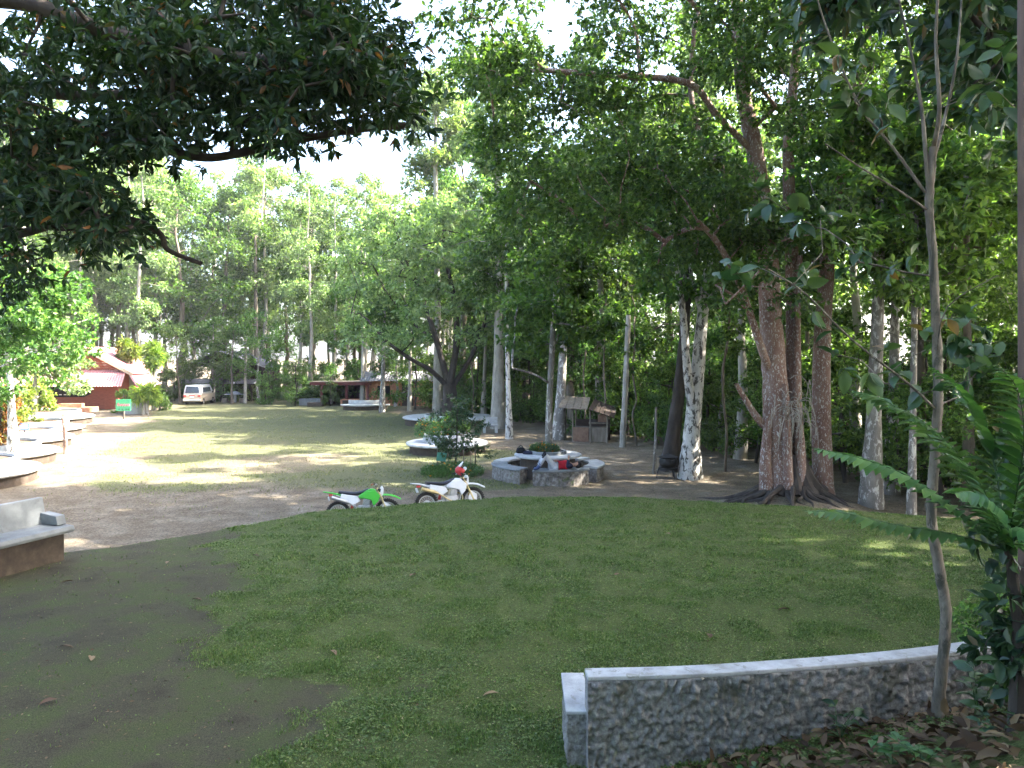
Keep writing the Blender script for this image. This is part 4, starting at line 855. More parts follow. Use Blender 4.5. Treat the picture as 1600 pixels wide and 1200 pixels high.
def helmet(label, loc, rz, c1, c2, tilt=0, s=1.0):
    h = thing('helmet', label, 'helmet', loc, rz, 'riding helmets'); h.rotation_euler = (0, tilt, rz); h.scale = (s, s, s)
    prof = [(.001, .13), (.06, .122), (.10, .09), (.122, .04), (.125, -.03), (.115, -.09), (.10, -.12), (.09, -.12), (.085, -.06)]
    MB().lathe(prof, 24).build('shell', c1, h, smooth=True)
    MB().prism([(.06, .10), (.24, .085), (.25, .075), (.10, .05)], -.085, .085, 1).build('peak', c2, h, bevel=.01)
    MB().prism([(.09, -.13), (.18, -.12), (.17, -.05), (.09, -.02)], -.06, .06, 1).build('chin_bar', c2, h, bevel=.015)
    MB().box((.105, 0, .02), (.06, .16, .07)).build('visor', M['black_metal'], h, bevel=.015)
ml = Matrix.LocRotScale(wb.location, wb.rotation_euler, wb.scale) @ Vector((.36, .02, 1.19))
helmet('red and black motocross helmet resting on the white bike\'s handlebar', ml, math.radians(10), M['red_plastic'], M['white_plastic'], -.9, .95)

# ------------------------------------------------------------------ rider asleep on the front bench
M['skin'] = flat('skin', (.36, .20, .13), .6, 0, .3, .06); M['navy'] = flat('navy', (.018, .02, .04), .85, 0, .2, .2); M['jersey_red'] = flat('jersey_red', (.42, .02, .035), .85, 0, .2, .1)
M['grey_cloth'] = flat('grey_cloth', (.40, .41, .44), .85, 0, .2, .15); M['black_cloth'] = flat('black_cloth', (.015, .015, .018), .9, 0, .2, .2); M['hair'] = flat('hair', (.012, .009, .008), .7)
M['boot_blue'] = flat('boot_blue', (.03, .05, .13), .5)
am = -PI / 2 + math.radians(9); pr = thing('person', 'person in navy and red jersey lying knees up on the front stone bench', 'person', (TC[0] + 1.70 * math.cos(am), TC[1] + 1.70 * math.sin(am), TZ + .502), math.radians(9))
def skin_chain(name, verts, edges, radii, mat, parent, root=0, lev=2):
    me = bpy.data.meshes.new(name); me.from_pydata([tuple(v) for v in verts], edges, []); me.materials.append(mat); o = link(name, me, parent)
    m = o.modifiers.new('skin', 'SKIN'); m.use_smooth_shade = True
    for i, sv in enumerate(me.skin_vertices[0].data):
        r = radii[i]; sv.radius = (r, r) if not isinstance(r, tuple) else r; sv.use_root = (i == root)
    sd = o.modifiers.new('sub', 'SUBSURF'); sd.levels = lev; sd.render_levels = lev; return o
bv = [(-.16, 0, .12), (.05, 0, .125), (.26, 0, .13), (.40, 0, .125), (.48, 0, .13), (.55, 0, .14), (.66, 0, .135), (.70, 0, .13),
      (-.18, -.10, .12), (-.46, -.13, .47), (-.70, -.13, .08), (-.82, -.15, .05), (-.18, .10, .12), (-.42, .13, .50), (-.66, .13, .08), (-.78, .15, .05),
      (.38, -.19, .13), (.24, -.25, .10), (.30, -.16, .33), (.31, -.13, .40), (.38, .19, .13), (.14, .25, .12), (-.02, .12, .24), (-.08, .09, .25)]
be = [(0, 1), (1, 2), (2, 3), (3, 4), (4, 5), (5, 6), (6, 7), (0, 8), (8, 9), (9, 10), (10, 11), (0, 12), (12, 13), (13, 14), (14, 15), (3, 16), (16, 17), (17, 18), (18, 19), (3, 20), (20, 21), (21, 22), (22, 23)]
br = [.12, .115, .125, .10, .052, .075, .095, .06, .085, .058, .042, .035, .085, .058, .042, .035, .062, .044, .03, .028, .062, .044, .03, .028]
body = skin_chain('body', bv, be, br, M['skin'], pr)
for (x, y, z), d in ((bv[19], (.15, .1, .98)), (bv[23], (-.8, -.5, .1))):
    fg = MB(); d = np.array(d); d = d / np.linalg.norm(d); sd = np.cross(d, (0, 1, .2)); sd /= np.linalg.norm(sd)
    for i, L in enumerate((.065, .075, .07, .055)): 
        o = np.array((x, y, z)) + sd * (i - 1.5) * .019; fg.tube([o, o + d * L * .6, o + d * L + np.cross(sd, d) * .015], [.009, .008, .006], 6)
    o = np.array((x, y, z)) - sd * .025; fg.tube([o, o - sd * .03 + d * .02, o - sd * .035 + d * .045], [.01, .009, .007], 6); fg.sph((x, y, z), (.03, .03, .03), 8, 6)
    fg.build('hand', M['skin'], body, smooth=True)
fc = MB().sph((.64, 0, .235), (.02, .017, .022), 8, 6); fc.build('nose', M['skin'], body, smooth=True)
hr = MB().sph((.70, 0, .135), (.085, .102, .105), 14, 10); hr.sph((.66, 0, .10), (.10, .105, .085), 14, 10); hr.build('hair', M['hair'], pr, smooth=True)
k = lambda idx, ex: [br[i] + ex for i in idx]
ix = [0, 1, 2, 3, 16, 17, 20, 21, 22, 18]
skin_chain('jersey', [bv[i] for i in ix], [(0, 1), (1, 2), (2, 3), (3, 4), (4, 5), (5, 9), (3, 6), (6, 7), (7, 8)], [r + .018 for r in [br[i] for i in ix]], M['navy'], pr)
skin_chain('jersey_panel', [(.02, 0, .14), (.12, 0, .145), (.2, 0, .145)], [(0, 1), (1, 2)], [.137, .142, .146], M['jersey_red'], pr, 1)
ix = [0, 8, 9, 10, 12, 13, 14]
skin_chain('trousers', [bv[i] for i in ix], [(0, 1), (1, 2), (2, 3), (0, 4), (4, 5), (5, 6)], [br[i] + .022 for i in ix], M['grey_cloth'], pr)
for q in (10, 14):
    a = np.array(bv[q]); kn = np.array(bv[q - 1]); top = a + (kn - a) * .6
    skin_chain('boot', [top, a, a + (-.05, 0, -.025), a + (-.16, -.01, -.035)], [(0, 1), (1, 2), (2, 3)], [.078, .068, .06, .05], M['boot_blue'] if q == 10 else M['black_cloth'], pr, 0, 1)
    MB().box(kn + np.array((-.04, 0, .0)), (.06, .12, .2), (0, .6, 0)).build('knee_panel', M['black_cloth'], pr, bevel=.02)
# gear on the table
def bag(label, loc, rz, c, w=.5, d=.25, h=.18):
    t = thing('bag', label, 'bag', loc, rz, 'bags on the round table')
    o = MB().box((0, 0, h / 2), (w, d, h), None, (.72, .7)).build('body', c, t, bevel=.05)
    MB().box((w * .1, -d * .48, h * .45), (w * .5, .06, h * .5)).build('pocket', c, t, bevel=.02)
    MB().tube(smoothline([(-w * .25, 0, h * .95), (-w * .1, 0, h * 1.25), (w * .1, 0, h * 1.25), (w * .25, 0, h * .95)], 3), .014, 6).build('strap', M['black_metal'], t)
bag('black rucksack lying at the left rim of the round table', (TC[0] - .95, TC[1] + .05, TZ + .816), .3, M['black_cloth'], .34, .24, .2); bag('dark flat bag next to the flowers on the round table', (TC[0] - .70, TC[1] - .28, TZ + .816), -.2, M['navy'], .38, .2, .12)
helmet('white and red helmet behind the flowers on the round table', (TC[0] + .06, TC[1] + .80, TZ + .94), 2.6, M['white_plastic'], M['red_plastic'])
helmet('black helmet behind the flowers on the round table', (TC[0] - .32, TC[1] + .78, TZ + .94), 3.4, M['black_cloth'], M['black_metal'])
def flowers(name, label, c, R, n, hgt, seed, z0, fl=60, grp=None, sq=1.0):
    rg = rng_(seed); t = thing(name, label, 'flowers', (c[0], c[1], z0), 0, grp); a = rg.random(n) * 2 * PI; r = R * np.sqrt(rg.random(n))
    p = np.stack([r * np.cos(a), r * np.sin(a) * sq, rg.random(n) * hgt * (1 - .5 * (r / R) ** 2)], 1)
    ax = unit(np.stack([np.cos(a), np.sin(a), .6 + rg.random(n)], 1) + rg.normal(size=(n, 3)) * .6); nr = unit(rg.normal(size=(n, 3)) + (0, 0, .8))
    link('foliage', leaf_mesh('foliage', p, ax, nr, .10 * (.6 + .8 * rg.random(n)), .035, M['leaf_fern'], 2, rg), t)
    q = p[rg.choice(n, fl)] ; q[:, 2] += .05; q = np.repeat(q, 6, 0); m = len(q)
    if fl: link('blossom', leaf_mesh('blossom', q, unit(rg.normal(size=(m, 3)) + (0, 0, .5)), unit(rg.normal(size=(m, 3))), .05, .035, M['flower'], 2, rg), t)
flowers('flower_bed', 'orange flowers and greenery planted in the round table\'s middle', (TC[0] - .12, TC[1]), .5, 900, .32, 3, TZ + .87, 34, None, .9)

# ------------------------------------------------------------------ van, signs, pot, poles
M['van_paint'] = flat('van_paint', (.55, .56, .56), .35, .1, .5, .05); M['van_beige'] = flat('van_beige', (.50, .42, .33), .4, .1, .5, .05); M['glass_dark'] = flat('glass_dark', (.03, .04, .06), .08, 0, .6, .1)
vx = (300 - 800) / FPX * 67.5; v = thing('van', 'white and beige van seen from behind at the far end of the field', 'van', (vx, 67.5, gz(vx, 67.5)), math.radians(3)); v.scale = (.93, .93, .93)
sec = [(-.02, .80, .76), (0, .84, .80), (.5, .85, .82), (3.4, .85, .82), (4.1, .83, .78), (4.3, .78, .7)]
def loft(sections):
    V = []; F = []; n = len(sections[0][1])
    for y, pts in sections:
        for (x, z) in pts: V.append((x, y, z))
    for i in range(len(sections) - 1):
        for k_ in range(n): F.append((i * n + k_, i * n + (k_ + 1) % n, (i + 1) * n + (k_ + 1) % n, (i + 1) * n + k_))
    F += [tuple(range(n))[::-1], tuple(range((len(sections) - 1) * n, len(sections) * n))]; return MB().add(V, F)
def ring(w0, w1, z0, z1): return [(-w0, z0), (w0, z0), (w0, z0 + (z1 - z0) * .5), (w1, z1), (-w1, z1), (-w0, z0 + (z1 - z0) * .5)]
loft([(0, ring(.80, .80, .30, .98)), (.12, ring(.84, .82, .27, 1.0)), (3.9, ring(.84, .82, .27, 1.0)), (4.35, ring(.76, .72, .3, .86))]).build('body', M['van_beige'], v, bevel=.04)
loft([(.04, ring(.80, .78, 1.0, 1.14)), (.24, ring(.82, .68, 1.0, 1.86)), (2.9, ring(.82, .68, 1.0, 1.86)), (3.7, ring(.82, .74, .98, 1.12))]).build('cabin', M['van_paint'], v, bevel=.03)
wn_ = MB().add([(-.66, .095, 1.12), (.66, .095, 1.12), (.58, .205, 1.74), (-.58, .205, 1.74), (-.66, .085, 1.12), (.66, .085, 1.12), (.58, .195, 1.74), (-.58, .195, 1.74)], [(0, 1, 2, 3), (4, 7, 6, 5), (0, 4, 5, 1), (1, 5, 6, 2), (2, 6, 7, 3), (3, 7, 4, 0)]); wn_.V[0][:, 1] -= .06; rw = wn_.build('rear_window', M['glass_dark'], v)
MB().bar((-.2, .02, 1.16), (.22, .03, 1.3), .015, .015).build('wiper', M['black_metal'], rw)
for s_ in (-1, 1):
    MB().box((s_ * .66, -.012, .84), (.26, .05, .16)).build('tail_light', M['red_plastic'], v, bevel=.01); MB().box((s_ * .835, 1.6, 1.42), (.02, 2.1, .44), (0, s_ * .16 * -1, 0)).build('side_window', M['glass_dark'], v)
    for y in (.75, 3.35):
        wm = MB().tube([(s_ * .62, y, .3), (s_ * .85, y, .3)], .3, 20).build('wheel', M['rubber'], v); MB().tube([(s_ * .852, y, .3), (s_ * .86, y, .3)], .17, 16).build('rim', M['steel'], wm)
    MB().box((s_ * .93, 3.1, 1.12), (.14, .08, .16)).build('mirror', M['black_metal'], v)
MB().box((0, -.015, .86), (.52, .03, .10)).build('trim_panel', M['red_plastic'], v); MB().box((0, -.04, .74), (.40, .02, .17)).build('number_plate', M['white_plastic'], v); MB().box((0, -.06, .44), (1.66, .14, .16)).build('bumper', M['van_paint'], v, bevel=.03)
M['sign_green'] = flat('sign_green', (.06, .36, .16), .5, 0, .4, .05); M['sign_blue'] = flat('sign_blue', (.07, .13, .48), .5, 0, .4, .05); M['sign_red'] = flat('sign_red', (.55, .03, .10), .5); M['sign_white'] = flat('sign_white', (.75, .75, .75), .5, 0, .4, .04); M['sign_dark'] = flat('sign_dark', (.03, .08, .05), .5)
def text_part(txt, size, mat, parent, loc, name='lettering', width=None):
    cu = bpy.data.curves.new(name, 'FONT'); cu.body = txt; cu.size = size; cu.align_x = 'CENTER'; cu.align_y = 'CENTER'; cu.extrude = .004; cu.offset = .006
    o = bpy.data.objects.new('tmp', cu); COL.objects.link(o); bpy.context.view_layer.update()
    me = bpy.data.meshes.new_from_object(o.evaluated_get(bpy.context.evaluated_depsgraph_get())); bpy.data.objects.remove(o)
    me.materials.clear(); me.materials.append(mat); q = link(name, me, parent, loc); q.rotation_euler = (PI / 2, 0, 0)
    if width and len(me.vertices):
        xx = [w_.co.x for w_ in me.vertices]; f = width / max(.01, max(xx) - min(xx)); q.scale = (f, f, 1)
    return q
g = G(193, 655); s = thing('green_sign', 'green board on a post with red and white script beside the red house', 'sign', (g[0], g[1], gz(g[0], g[1])), 0)
MB().box((.0, .03, .62), (.09, .06, 1.3)).build('post', M['weathered'], s); bd_ = MB().box((0, -.02, .95), (1.02, .035, .78)).build('board', M['sign_green'], s, bevel=.006)
text_part('ที่จอดรถ', .34, M['sign_white'], bd_, (.012, -.043, .96), width=.86); text_part('ที่จอดรถ', .34, M['sign_red'], bd_, (0, -.051, .965), width=.84)
for x in (-.28, -.05, .2, .36): MB().box((x, -.042, .67), (.1, .012, .07)).build('lettering', M['sign_dark'], bd_)
g = G(38, 705); s = thing('blue_sign', 'small blue board on a thin stake among the planter shrubs', 'sign', (g[0], g[1], gz(g[0], g[1])), .35)
MB().tube([(0, .02, -.05), (0, .02, 1.0)], .022, 8).build('post', M['black_metal'], s); bd_ = MB().box((0, -.02, 1.1), (.40, .025, .30)).build('board', M['sign_blue'], s, bevel=.004)
for i, w_ in enumerate((.26, .3)): MB().box((0, -.036, 1.16 - i * .1), (w_, .008, .045)).build('lettering', M['sign_white'], bd_)
def stake(label, px, py, h, r, mat, lean=(0, 0), name='stake', grp=None, cat='stake'):
    g = G(px, py); o = MB().tube(smoothline([(0, 0, -.1), (lean[0] * .4 + .02, lean[1] * .4, h * .4), (lean[0], lean[1], h)], 5), np.linspace(r, r * .8, 11), 8, wob=.15, rg=rng_(px)).build(name, mat, None, (g[0], g[1], gz(g[0], g[1])), smooth=True)
    return tag(o, label, cat, grp)
stake('bare grey wooden pole standing straight at the edge of the dirt yard', 972, 698, 6.2, .15, M['bark_pale'], (.3, 0), 'wooden_pole', None, 'pole')
stake('bare pale utility pole between the van and the dark house', 383, 630, 5.9, .16, M['bark_pale'], (.05, 0), 'wooden_pole', None, 'pole')
stake('thin peeling stake stuck in the dirt beside the iron pot', 1021, 740, 2.4, .05, M['bark_spot'], (.1, 0))
stake('red-brown stake standing by the sunlit planter', 103, 709, 1.75, .10, M['bark_fig'], (-.12, 0))
M['post_brown'] = surf('post_brown', [(.3, (.085, .055, .045)), (.7, (.17, .115, .09))], 6, .8, .4, .006, (1, 1, .2))
o = MB().tube([(0, 0, -.3), (.005, 0, 2), (0, 0, 5.5)], .075, 14, wob=.06, rg=rng_(9)).build('wooden_post', M['post_brown'], None, (3.57, 5.2, gz(3.57, 5.2)), smooth=True); tag(o, 'smooth brown wooden post at the right edge', 'post')
# iron pot on tripod
g = G(1044, 746); t = thing('iron_pot', 'black iron pot on a three-legged stand beside the white tree', 'pot', (g[0], g[1], gz(g[0], g[1])), .3)
MB().lathe([(.001, .36), (.2, .37), (.30, .46), (.32, .58), (.29, .70), (.33, .73), (.33, .75), (.27, .74)], 26).build('pot', M['cast_iron'], t, smooth=True); MB().lathe([(.30, .75), (.16, .80), (.03, .82), (.03, .86), (.001, .86)], 22).build('lid', M['cast_iron'], t, smooth=True)
MB().lathe([(.25, .34), (.34, .34), (.34, .37), (.25, .37), (.25, .34)], 24).build('stand_ring', M['cast_iron'], t)
for i in range(3):
    a = i * 2.1 + .6; c_, s_ = math.cos(a), math.sin(a); MB().tube(smoothline([(.30 * c_, .30 * s_, .35), (.36 * c_, .36 * s_, .22), (.40 * c_, .40 * s_, -.02)], 3), .022, 7).build('leg', M['cast_iron'], t)
MB().box((0, -.33, .60), (.14, .03, .12)).build('handle', M['black_metal'], t)
# table with a shiny lid in front of the dark house
M['shiny'] = flat('shiny', (.55, .60, .70), .2, .6, .5, .05); M['blue_paint'] = flat('blue_paint', (.10, .14, .30), .4)
g = G(367, 629); t = thing('domed_table', 'pale blue domed table on a post beside the bare pole', 'table', (g[0], g[1], 0), 0)
MB().lathe([(1.05, .78), (1.05, .82), (.55, .90), (.25, 1.05), (.001, 1.08)], 24).build('table_top', M['shiny'], t, smooth=True); MB().tube([(0, 0, 0), (0, 0, .8)], .14, 10).build('leg', M['shiny'], t)
for x in (-.9, .75): MB().box((x, -.1, .2), (.5, .35, .4)).build('stool', M['weathered'], t)
# fenced young tree with flower bed and tag
yt = px_tree('young_tree', 'bushy young tree with drooping sprays fenced by thin stakes', 27.6, [(712, 741), (712, 725), (713, 705), (714, 680), (714, 640)], .03, .015, [(668, 640, 755, 700, 20), (676, 690, 768, 716, 10), (690, 622, 742, 660, 9), (655, 655, 700, 685, 3)], 3600, .12, M['bark_dark'], M['leaf_broad'], depth=.9, seed=91, rc=(.22, .42), tip=.006, per=7, wl_=.4)
for i, (px, h_) in enumerate([(683, .95), (700, .85), (724, .85), (742, 1.0), (735, .7)]): stake('thin grey stake of the little fence round the young tree', px, 741 - (i % 2) * 4, h_, .022, M['weathered'], (0, 0), 'fence_stake', 'stakes round the young tree')
g = G(690, 742); t = thing('green_tag', 'small green board hung on the stake fence of the young tree', 'board', (g[0], g[1] - .05, gz(g[0], g[1]) + .48), .3); M['tag_green'] = flat('tag_green', (.05, .20, .15), .5)
MB().box((0, 0, .16), (.34, .02, .3), (0, .15, 0)).build('board', M['tag_green'], t); MB().tube([(-.14, 0, .3), (-.19, .02, .48)], .006, 5).build('cord', M['black_metal'], t)
flowers('flower_bed', 'orange-edged low greenery around the fenced young tree', (G(707, 742)[0], G(707, 742)[1]), 1.1, 2600, .42, 14, gz(*G(707, 742)[:2]), 22)
flowers('flower_bush', 'orange-flowered bush spilling from the planter behind the young tree', (c2[0] - .6, c2[1] - .2), .8, 2200, .95, 15, gz(c2[0], c2[1]) + .7, 60)
place(lowb[0], 'planter_shrub', 'green shrub in the planter behind the young tree', 'shrub', (c2[0] + .2, c2[1] + .1), .9).location.z += .7
# shrubs in the left-hand planters and on the house side
for i, (x, y, kk, s, lb) in enumerate([(-19.0, 24.8, lowb[0], 1.0, 'low green shrub in the nearest left planter'), (-21.2, 29.4, lowb[1], 1.35, 'dark green shrub in the second left planter'), (-20.0, 29.6, crt, .9, 'red and yellow leaved shrub in the second left planter'), (-22.4, 32.4, crt, 1.0, 'red and yellow leaved bush behind the second left planter'),
        (-23.6, 35.4, crt, .95, 'red-leaved bush in the third left planter'), (-24.3, 35.0, brt, 1.0, 'yellow-green bush in the third left planter'), (-26.3, 40.6, brt, 1.1, 'bright yellow-green bush in the fourth left planter'), (-30.2, 48.0, brt, 1.2, 'sunlit yellow-green bush in the fifth left planter'),
        (-29.6, 57.6, brt, 1.0, 'pale bush behind the green sign'), (-28.0, 60.0, lowb[1], 1.2, 'green bush right of the green sign')]):
    o = place(kk, 'planter_shrub', lb, 'shrub', (x, y), s, i * 1.7)
    if i < 8: o.location.z += .74
px_tree('planter_tree', 'leafy tree with pale trunk rising from the second left planter', 28.6, [(22, 700), (18, 640), (15, 580), (8, 500)], .17, .07, [(-90, 380, 130, 520, 32), (-60, 490, 110, 620, 24), (20, 470, 150, 560, 10)], 12500, .2, M['bark_white'], M['leaf_forest'], depth=2.0, seed=95, rc=(.45, .85), zb=.5)
px_tree('planter_tree', 'drooping green tree between the planters and the red house', 43, [(52, 670), (54, 620), (56, 570), (58, 520)], .13, .06, [(10, 500, 120, 590, 26), (70, 550, 128, 620, 8)], 6500, .24, M['bark_pale'], M['leaf_pale'], depth=1.8, seed=96, rc=(.5, .9), zb=.3)
# dracaena-like clumps with pale stems
def cordyline(label, px, py, h, n, seed):
    g = G(px, py); rg = rng_(seed); t = thing('dracaena', label, 'plant', (g[0], g[1], gz(g[0], g[1])), 0, 'pale stemmed dracaenas by the red house'); A = []; B = []
    for i in range(n):
        a = rg.random() * 6.3; sp = rg.uniform(.2, .8); hh = h * rg.uniform(.75, 1.05); pts = smoothline([(.15 * math.cos(a), .15 * math.sin(a), -.05), (.3 * sp * math.cos(a), .3 * sp * math.sin(a), hh * .5), (sp * math.cos(a), sp * math.sin(a), hh)], 4)
        MB().tube(pts, np.linspace(.09, .05, len(pts)), 7).build('stem', M['bark_pale'], t, smooth=True)
        m = 260; d = unit(rg.normal(size=(m, 3)) * (1, 1, .8) + (0, 0, .15)); A.append(pts[-1] + d * .12 + (0, 0, 1) * rg.uniform(-.3, .4, m)[:, None]); B.append(d)
    A = np.concatenate(A); B = np.concatenate(B); L = .6 * (.6 + .6 * rg.random(len(A)))
    link('foliage', leaf_mesh('foliage', A, unit(B + (0, 0, -.25)), unit(rg.normal(size=A.shape) * .4 + (0, 0, 1)), L, .09, M['leaf_bright'], 4, rg), t)
cordyline('tall clump of pale-stemmed dracaena behind the red house\'s awning', 206, 636, 5.6, 6, 1); cordyline('pale-stemmed dracaena clump between the red house and the van', 240, 641, 4.8, 6, 2); cordyline('low dracaena clump beside the green sign', 228, 648, 1.6, 4, 3)
g = G(212, 646); t = thing('planter_box', 'grey concrete planter tub behind the green sign', 'planter', (g[0], g[1], 0), .2); MB().lathe([(.85, 0), (.95, .85), (.85, .85), (.8, .6), (.001, .6)], 24).build('tub', M['concrete'], t, smooth=True)

# ------------------------------------------------------------------ near right: slim tree, fern, weeds, litter
st = px_tree('slim_tree', 'slim peeling-barked tree with large leaves in front of the rough-cast bench', 5.9, [(1462, 1118), (1470, 1060), (1478, 960), (1466, 880), (1455, 800), (1462, 700), (1466, 600), (1462, 500), (1458, 400), (1452, 320), (1458, 230)], .044, .030,
        [(1100, 300, 1300, 460, 5), (1200, 330, 1420, 560, 7), (1240, 40, 1500, 160, 7), (1330, 460, 1560, 620, 7), (1480, 60, 1600, 240, 6), (1460, 560, 1600, 640, 4), (1400, 830, 1440, 870, 1), (1250, 150, 1380, 240, 3)], 300, .15, M['bark_peel'], M['leaf_broad'],
        limbs=[([(1456, 350, 0), (1447, 250, .0), (1440, 170, .05), (1425, 90, .1), (1400, -20, .1)], .022), ([(1458, 235), (1468, 170, -.1), (1462, 60, -.1), (1470, -60, -.1)], .022), ([(1455, 260), (1475, 190, .1), (1495, 90, .1), (1505, -40, .2)], .018),
               ([(1452, 330), (1400, 165 + 130, -.1), (1350, 265, -.2), (1290, 225, -.3)], .012), ([(1445, 300), (1395, 230, .1), (1340, 160, .1), (1290, 40, .2), (1270, -30, .2)], .014), ([(1462, 640), (1420, 600, -.2), (1330, 530, -.4), (1260, 460, -.5), (1200, 420, -.6)], .012), ([(1462, 560), (1480, 480, -.2), (1560, 430, -.4)], .008)],
        depth=.5, seed=101, rc=(.12, .26), k=8, per=4, tip=.0035, wl_=.55, droop=.35, sq=.9, flare=1.2, jit=.12, wob=.22)
def fern(label, base, fr, seed, mat, seglen=.16):
    rg = rng_(seed); t = thing('fern', label, 'fern', base, 0); b = np.array(base)
    for i, (pts, W) in enumerate(fr):
        q = smoothline([np.array(p) - b for p in pts], 8); n = len(q); tg_ = unit(np.gradient(q, axis=0)); MB().tube(q, np.linspace(.007, .002, n), 5).build('frond', M['leaf_fern'], t)
        m = 26; u = np.linspace(.08, .985, m); pos = np.stack([np.interp(u, np.linspace(0, 1, n), q[:, k_]) for k_ in range(3)], 1); tt = unit(np.stack([np.interp(u, np.linspace(0, 1, n), tg_[:, k_]) for k_ in range(3)], 1))
        sd = unit(np.cross(tt, np.array([0, 0, 1.0]) + rg.normal(size=3) * .15)); prof = np.sin(np.clip(u * .92 + .1, 0, 1) * PI) ** .55
        A = np.concatenate([pos, pos]); X = np.concatenate([sd * .8 + tt * .9, -sd * .8 + tt * .9]); X[:, 2] -= .3; N_ = unit(np.concatenate([tt * -.2, tt * -.2]) + (0, 0, 1) + rg.normal(size=(2 * m, 3)) * .16); L = np.concatenate([prof, prof]) * W * 1.05 * (.85 + .3 * rg.random(2 * m))
        link('leaflets', leaf_mesh('leaflets', A, X, N_, L, np.maximum(.03, L * .46), mat, 8, rg), t)
    return t
fb = P(1572, 860, 4.6)
FR = [([fb, P(1500, 800, 4.5), P(1420, 745, 4.4), P(1340, 715, 4.35), P(1268, 700, 4.3)], .17), ([fb, P(1490, 835, 4.4), P(1400, 820, 4.3), P(1320, 802, 4.25), P(1254, 798, 4.2)], .13), ([fb, P(1530, 780, 4.7), P(1460, 690, 4.8), P(1390, 630, 4.9), P(1325, 608, 4.95)], .18),
      ([fb, P(1540, 770, 4.5), P(1490, 700, 4.5), P(1430, 650, 4.5), P(1385, 632, 4.5)], .16), ([fb, P(1560, 760, 4.8), P(1540, 680, 4.9), P(1500, 610, 5.0), P(1450, 570, 5.1)], .17), ([fb, P(1590, 760, 4.5), P(1600, 680, 4.4), P(1590, 610, 4.3), P(1560, 570, 4.2)], .17),
      ([fb, P(1610, 780, 4.4), P(1660, 720, 4.2), P(1700, 700, 4.0)], .17), ([fb, P(1540, 850, 4.3), P(1500, 880, 4.15), P(1450, 930, 4.0)], .0001), ([fb, P(1600, 830, 4.3), P(1640, 840, 4.0), P(1700, 880, 3.8)], .16), ([fb, P(1575, 770, 5.0), P(1580, 690, 5.2), P(1600, 630, 5.4)], .17), ([fb, P(1550, 800, 4.3), P(1520, 770, 4.1), P(1490, 770, 4.0)], .14)]
FR = [f for f in FR if f[1] > .01]
fern('big glossy fern with arching fronds at the right edge', fb, FR, 5, M['leaf_fern'])
M['fern_stem'] = M['bark_dark']; g0 = (fb[0] + .12, fb[1] + .1); o = MB().tube(smoothline([(0, 0, -.2), (.03, 0, .5), (-.02, 0, 1.0), (-.12, -.1, fb[2] - gz(*g0))], 4), np.linspace(.06, .012, 13), 9, wob=.3, rg=rng_(4)).build('fern_stump', M['bark_dark'], None, (g0[0], g0[1], gz(*g0)), smooth=True); tag(o, 'dark mossy stump carrying the big fern', 'stump')
for i, (x, y, s, kk, lb) in enumerate([(5.0, 6.9, .42, shrub[0], 'dark shrub behind the big fern'), (4.55, 5.9, .30, shrub[1], 'low leafy shrub below the big fern'), (3.9, 4.7, .26, shrub[2], 'shrub at the right edge under the fern'), (6.6, 8.4, .5, shrub[1], 'tall shrub behind the fern at the lawn\'s right edge'), (8.6, 11.0, .55, shrub[0], 'shrub at the right end of the lawn')]):
    place(kk, 'bank_shrub', lb, 'shrub', (x, y), s, i)
px_tree('bank_bush', 'dense dark bush at the right edge below the fern', 4.9, [(1590, 1120), (1590, 1040), (1585, 960), (1580, 880)], .02, .012, [(1530, 800, 1680, 1040, 22), (1560, 620, 1680, 800, 14), (1530, 940, 1640, 1060, 8)], 1100, .11, M['bark_dark'], M['leaf_broad'], depth=.35, seed=111, rc=(.10, .2), k=4, per=5, tip=.003, wl_=.45, cat='bush')
def seedling(label, x, y, n, L, mat, seed, hgt=.22, grp='weeds on the bank'):
    rg = rng_(seed); t = thing('weed', label, 'weed', (x, y, gz(x, y)), 0, grp); A = []; B = []; stem = MB()
    for s_ in range(4):
        a = rg.random() * 6.3; top = np.array([.14 * math.cos(a), .14 * math.sin(a), hgt * rg.uniform(.6, 1.1)]); stem.tube([(0, 0, -.03), top * (.5, .5, .6), top], [.004, .003, .002], 4)
        m = n // 4; u = rg.random(m) ** .5; aa = rg.random(m) * 6.3; A.append(top * u[:, None]); B.append(np.stack([np.cos(aa), np.sin(aa), np.full(m, .15)], 1))
    stem.build('stem', M['leaf_fern'], t); A = np.concatenate(A); ll = L * (.6 + .7 * rg.random(len(A)))
    link('foliage', leaf_mesh('foliage', A, np.concatenate(B), unit(rg.normal(size=A.shape) * .35 + (0, 0, 1)), ll, ll * .5, mat, 8, rg), t)
for i, (px, py, D, n, L, mt, hh, lb) in enumerate([(1395, 1165, 4.9, 40, .085, 'leaf_fern', .22, 'bright green seedling on the leaf litter by the slim tree'), (1440, 1180, 4.7, 30, .08, 'leaf_fern', .14, 'low light green seedling right of the taller one'), (1200, 1180, 5.2, 20, .07, 'leaf_broad', .12, 'small dark weed at the foot of the rough-cast bench'), (1310, 1090, 5.75, 26, .10, 'leaf_broad', .28, 'weed against the back of the rough-cast bench'),
        (1530, 1080, 5.6, 40, .13, 'leaf_broad', .4, 'dark broad-leaved weed right of the slim tree'), (1580, 1030, 5.2, 36, .13, 'leaf_fern', .5, 'light leaved weed beneath the fern at the right edge'), (1560, 1150, 4.6, 24, .07, 'leaf_broad', .15, 'small weed in the litter at the right edge'), (1140, 1195, 5.3, 18, .08, 'leaf_fern', .1, 'tiny weed in the corner of the litter')]):
    x = (px - 800) / FPX * D; seedling(lb, x, D, n, L, M[mt], 300 + i, hh)
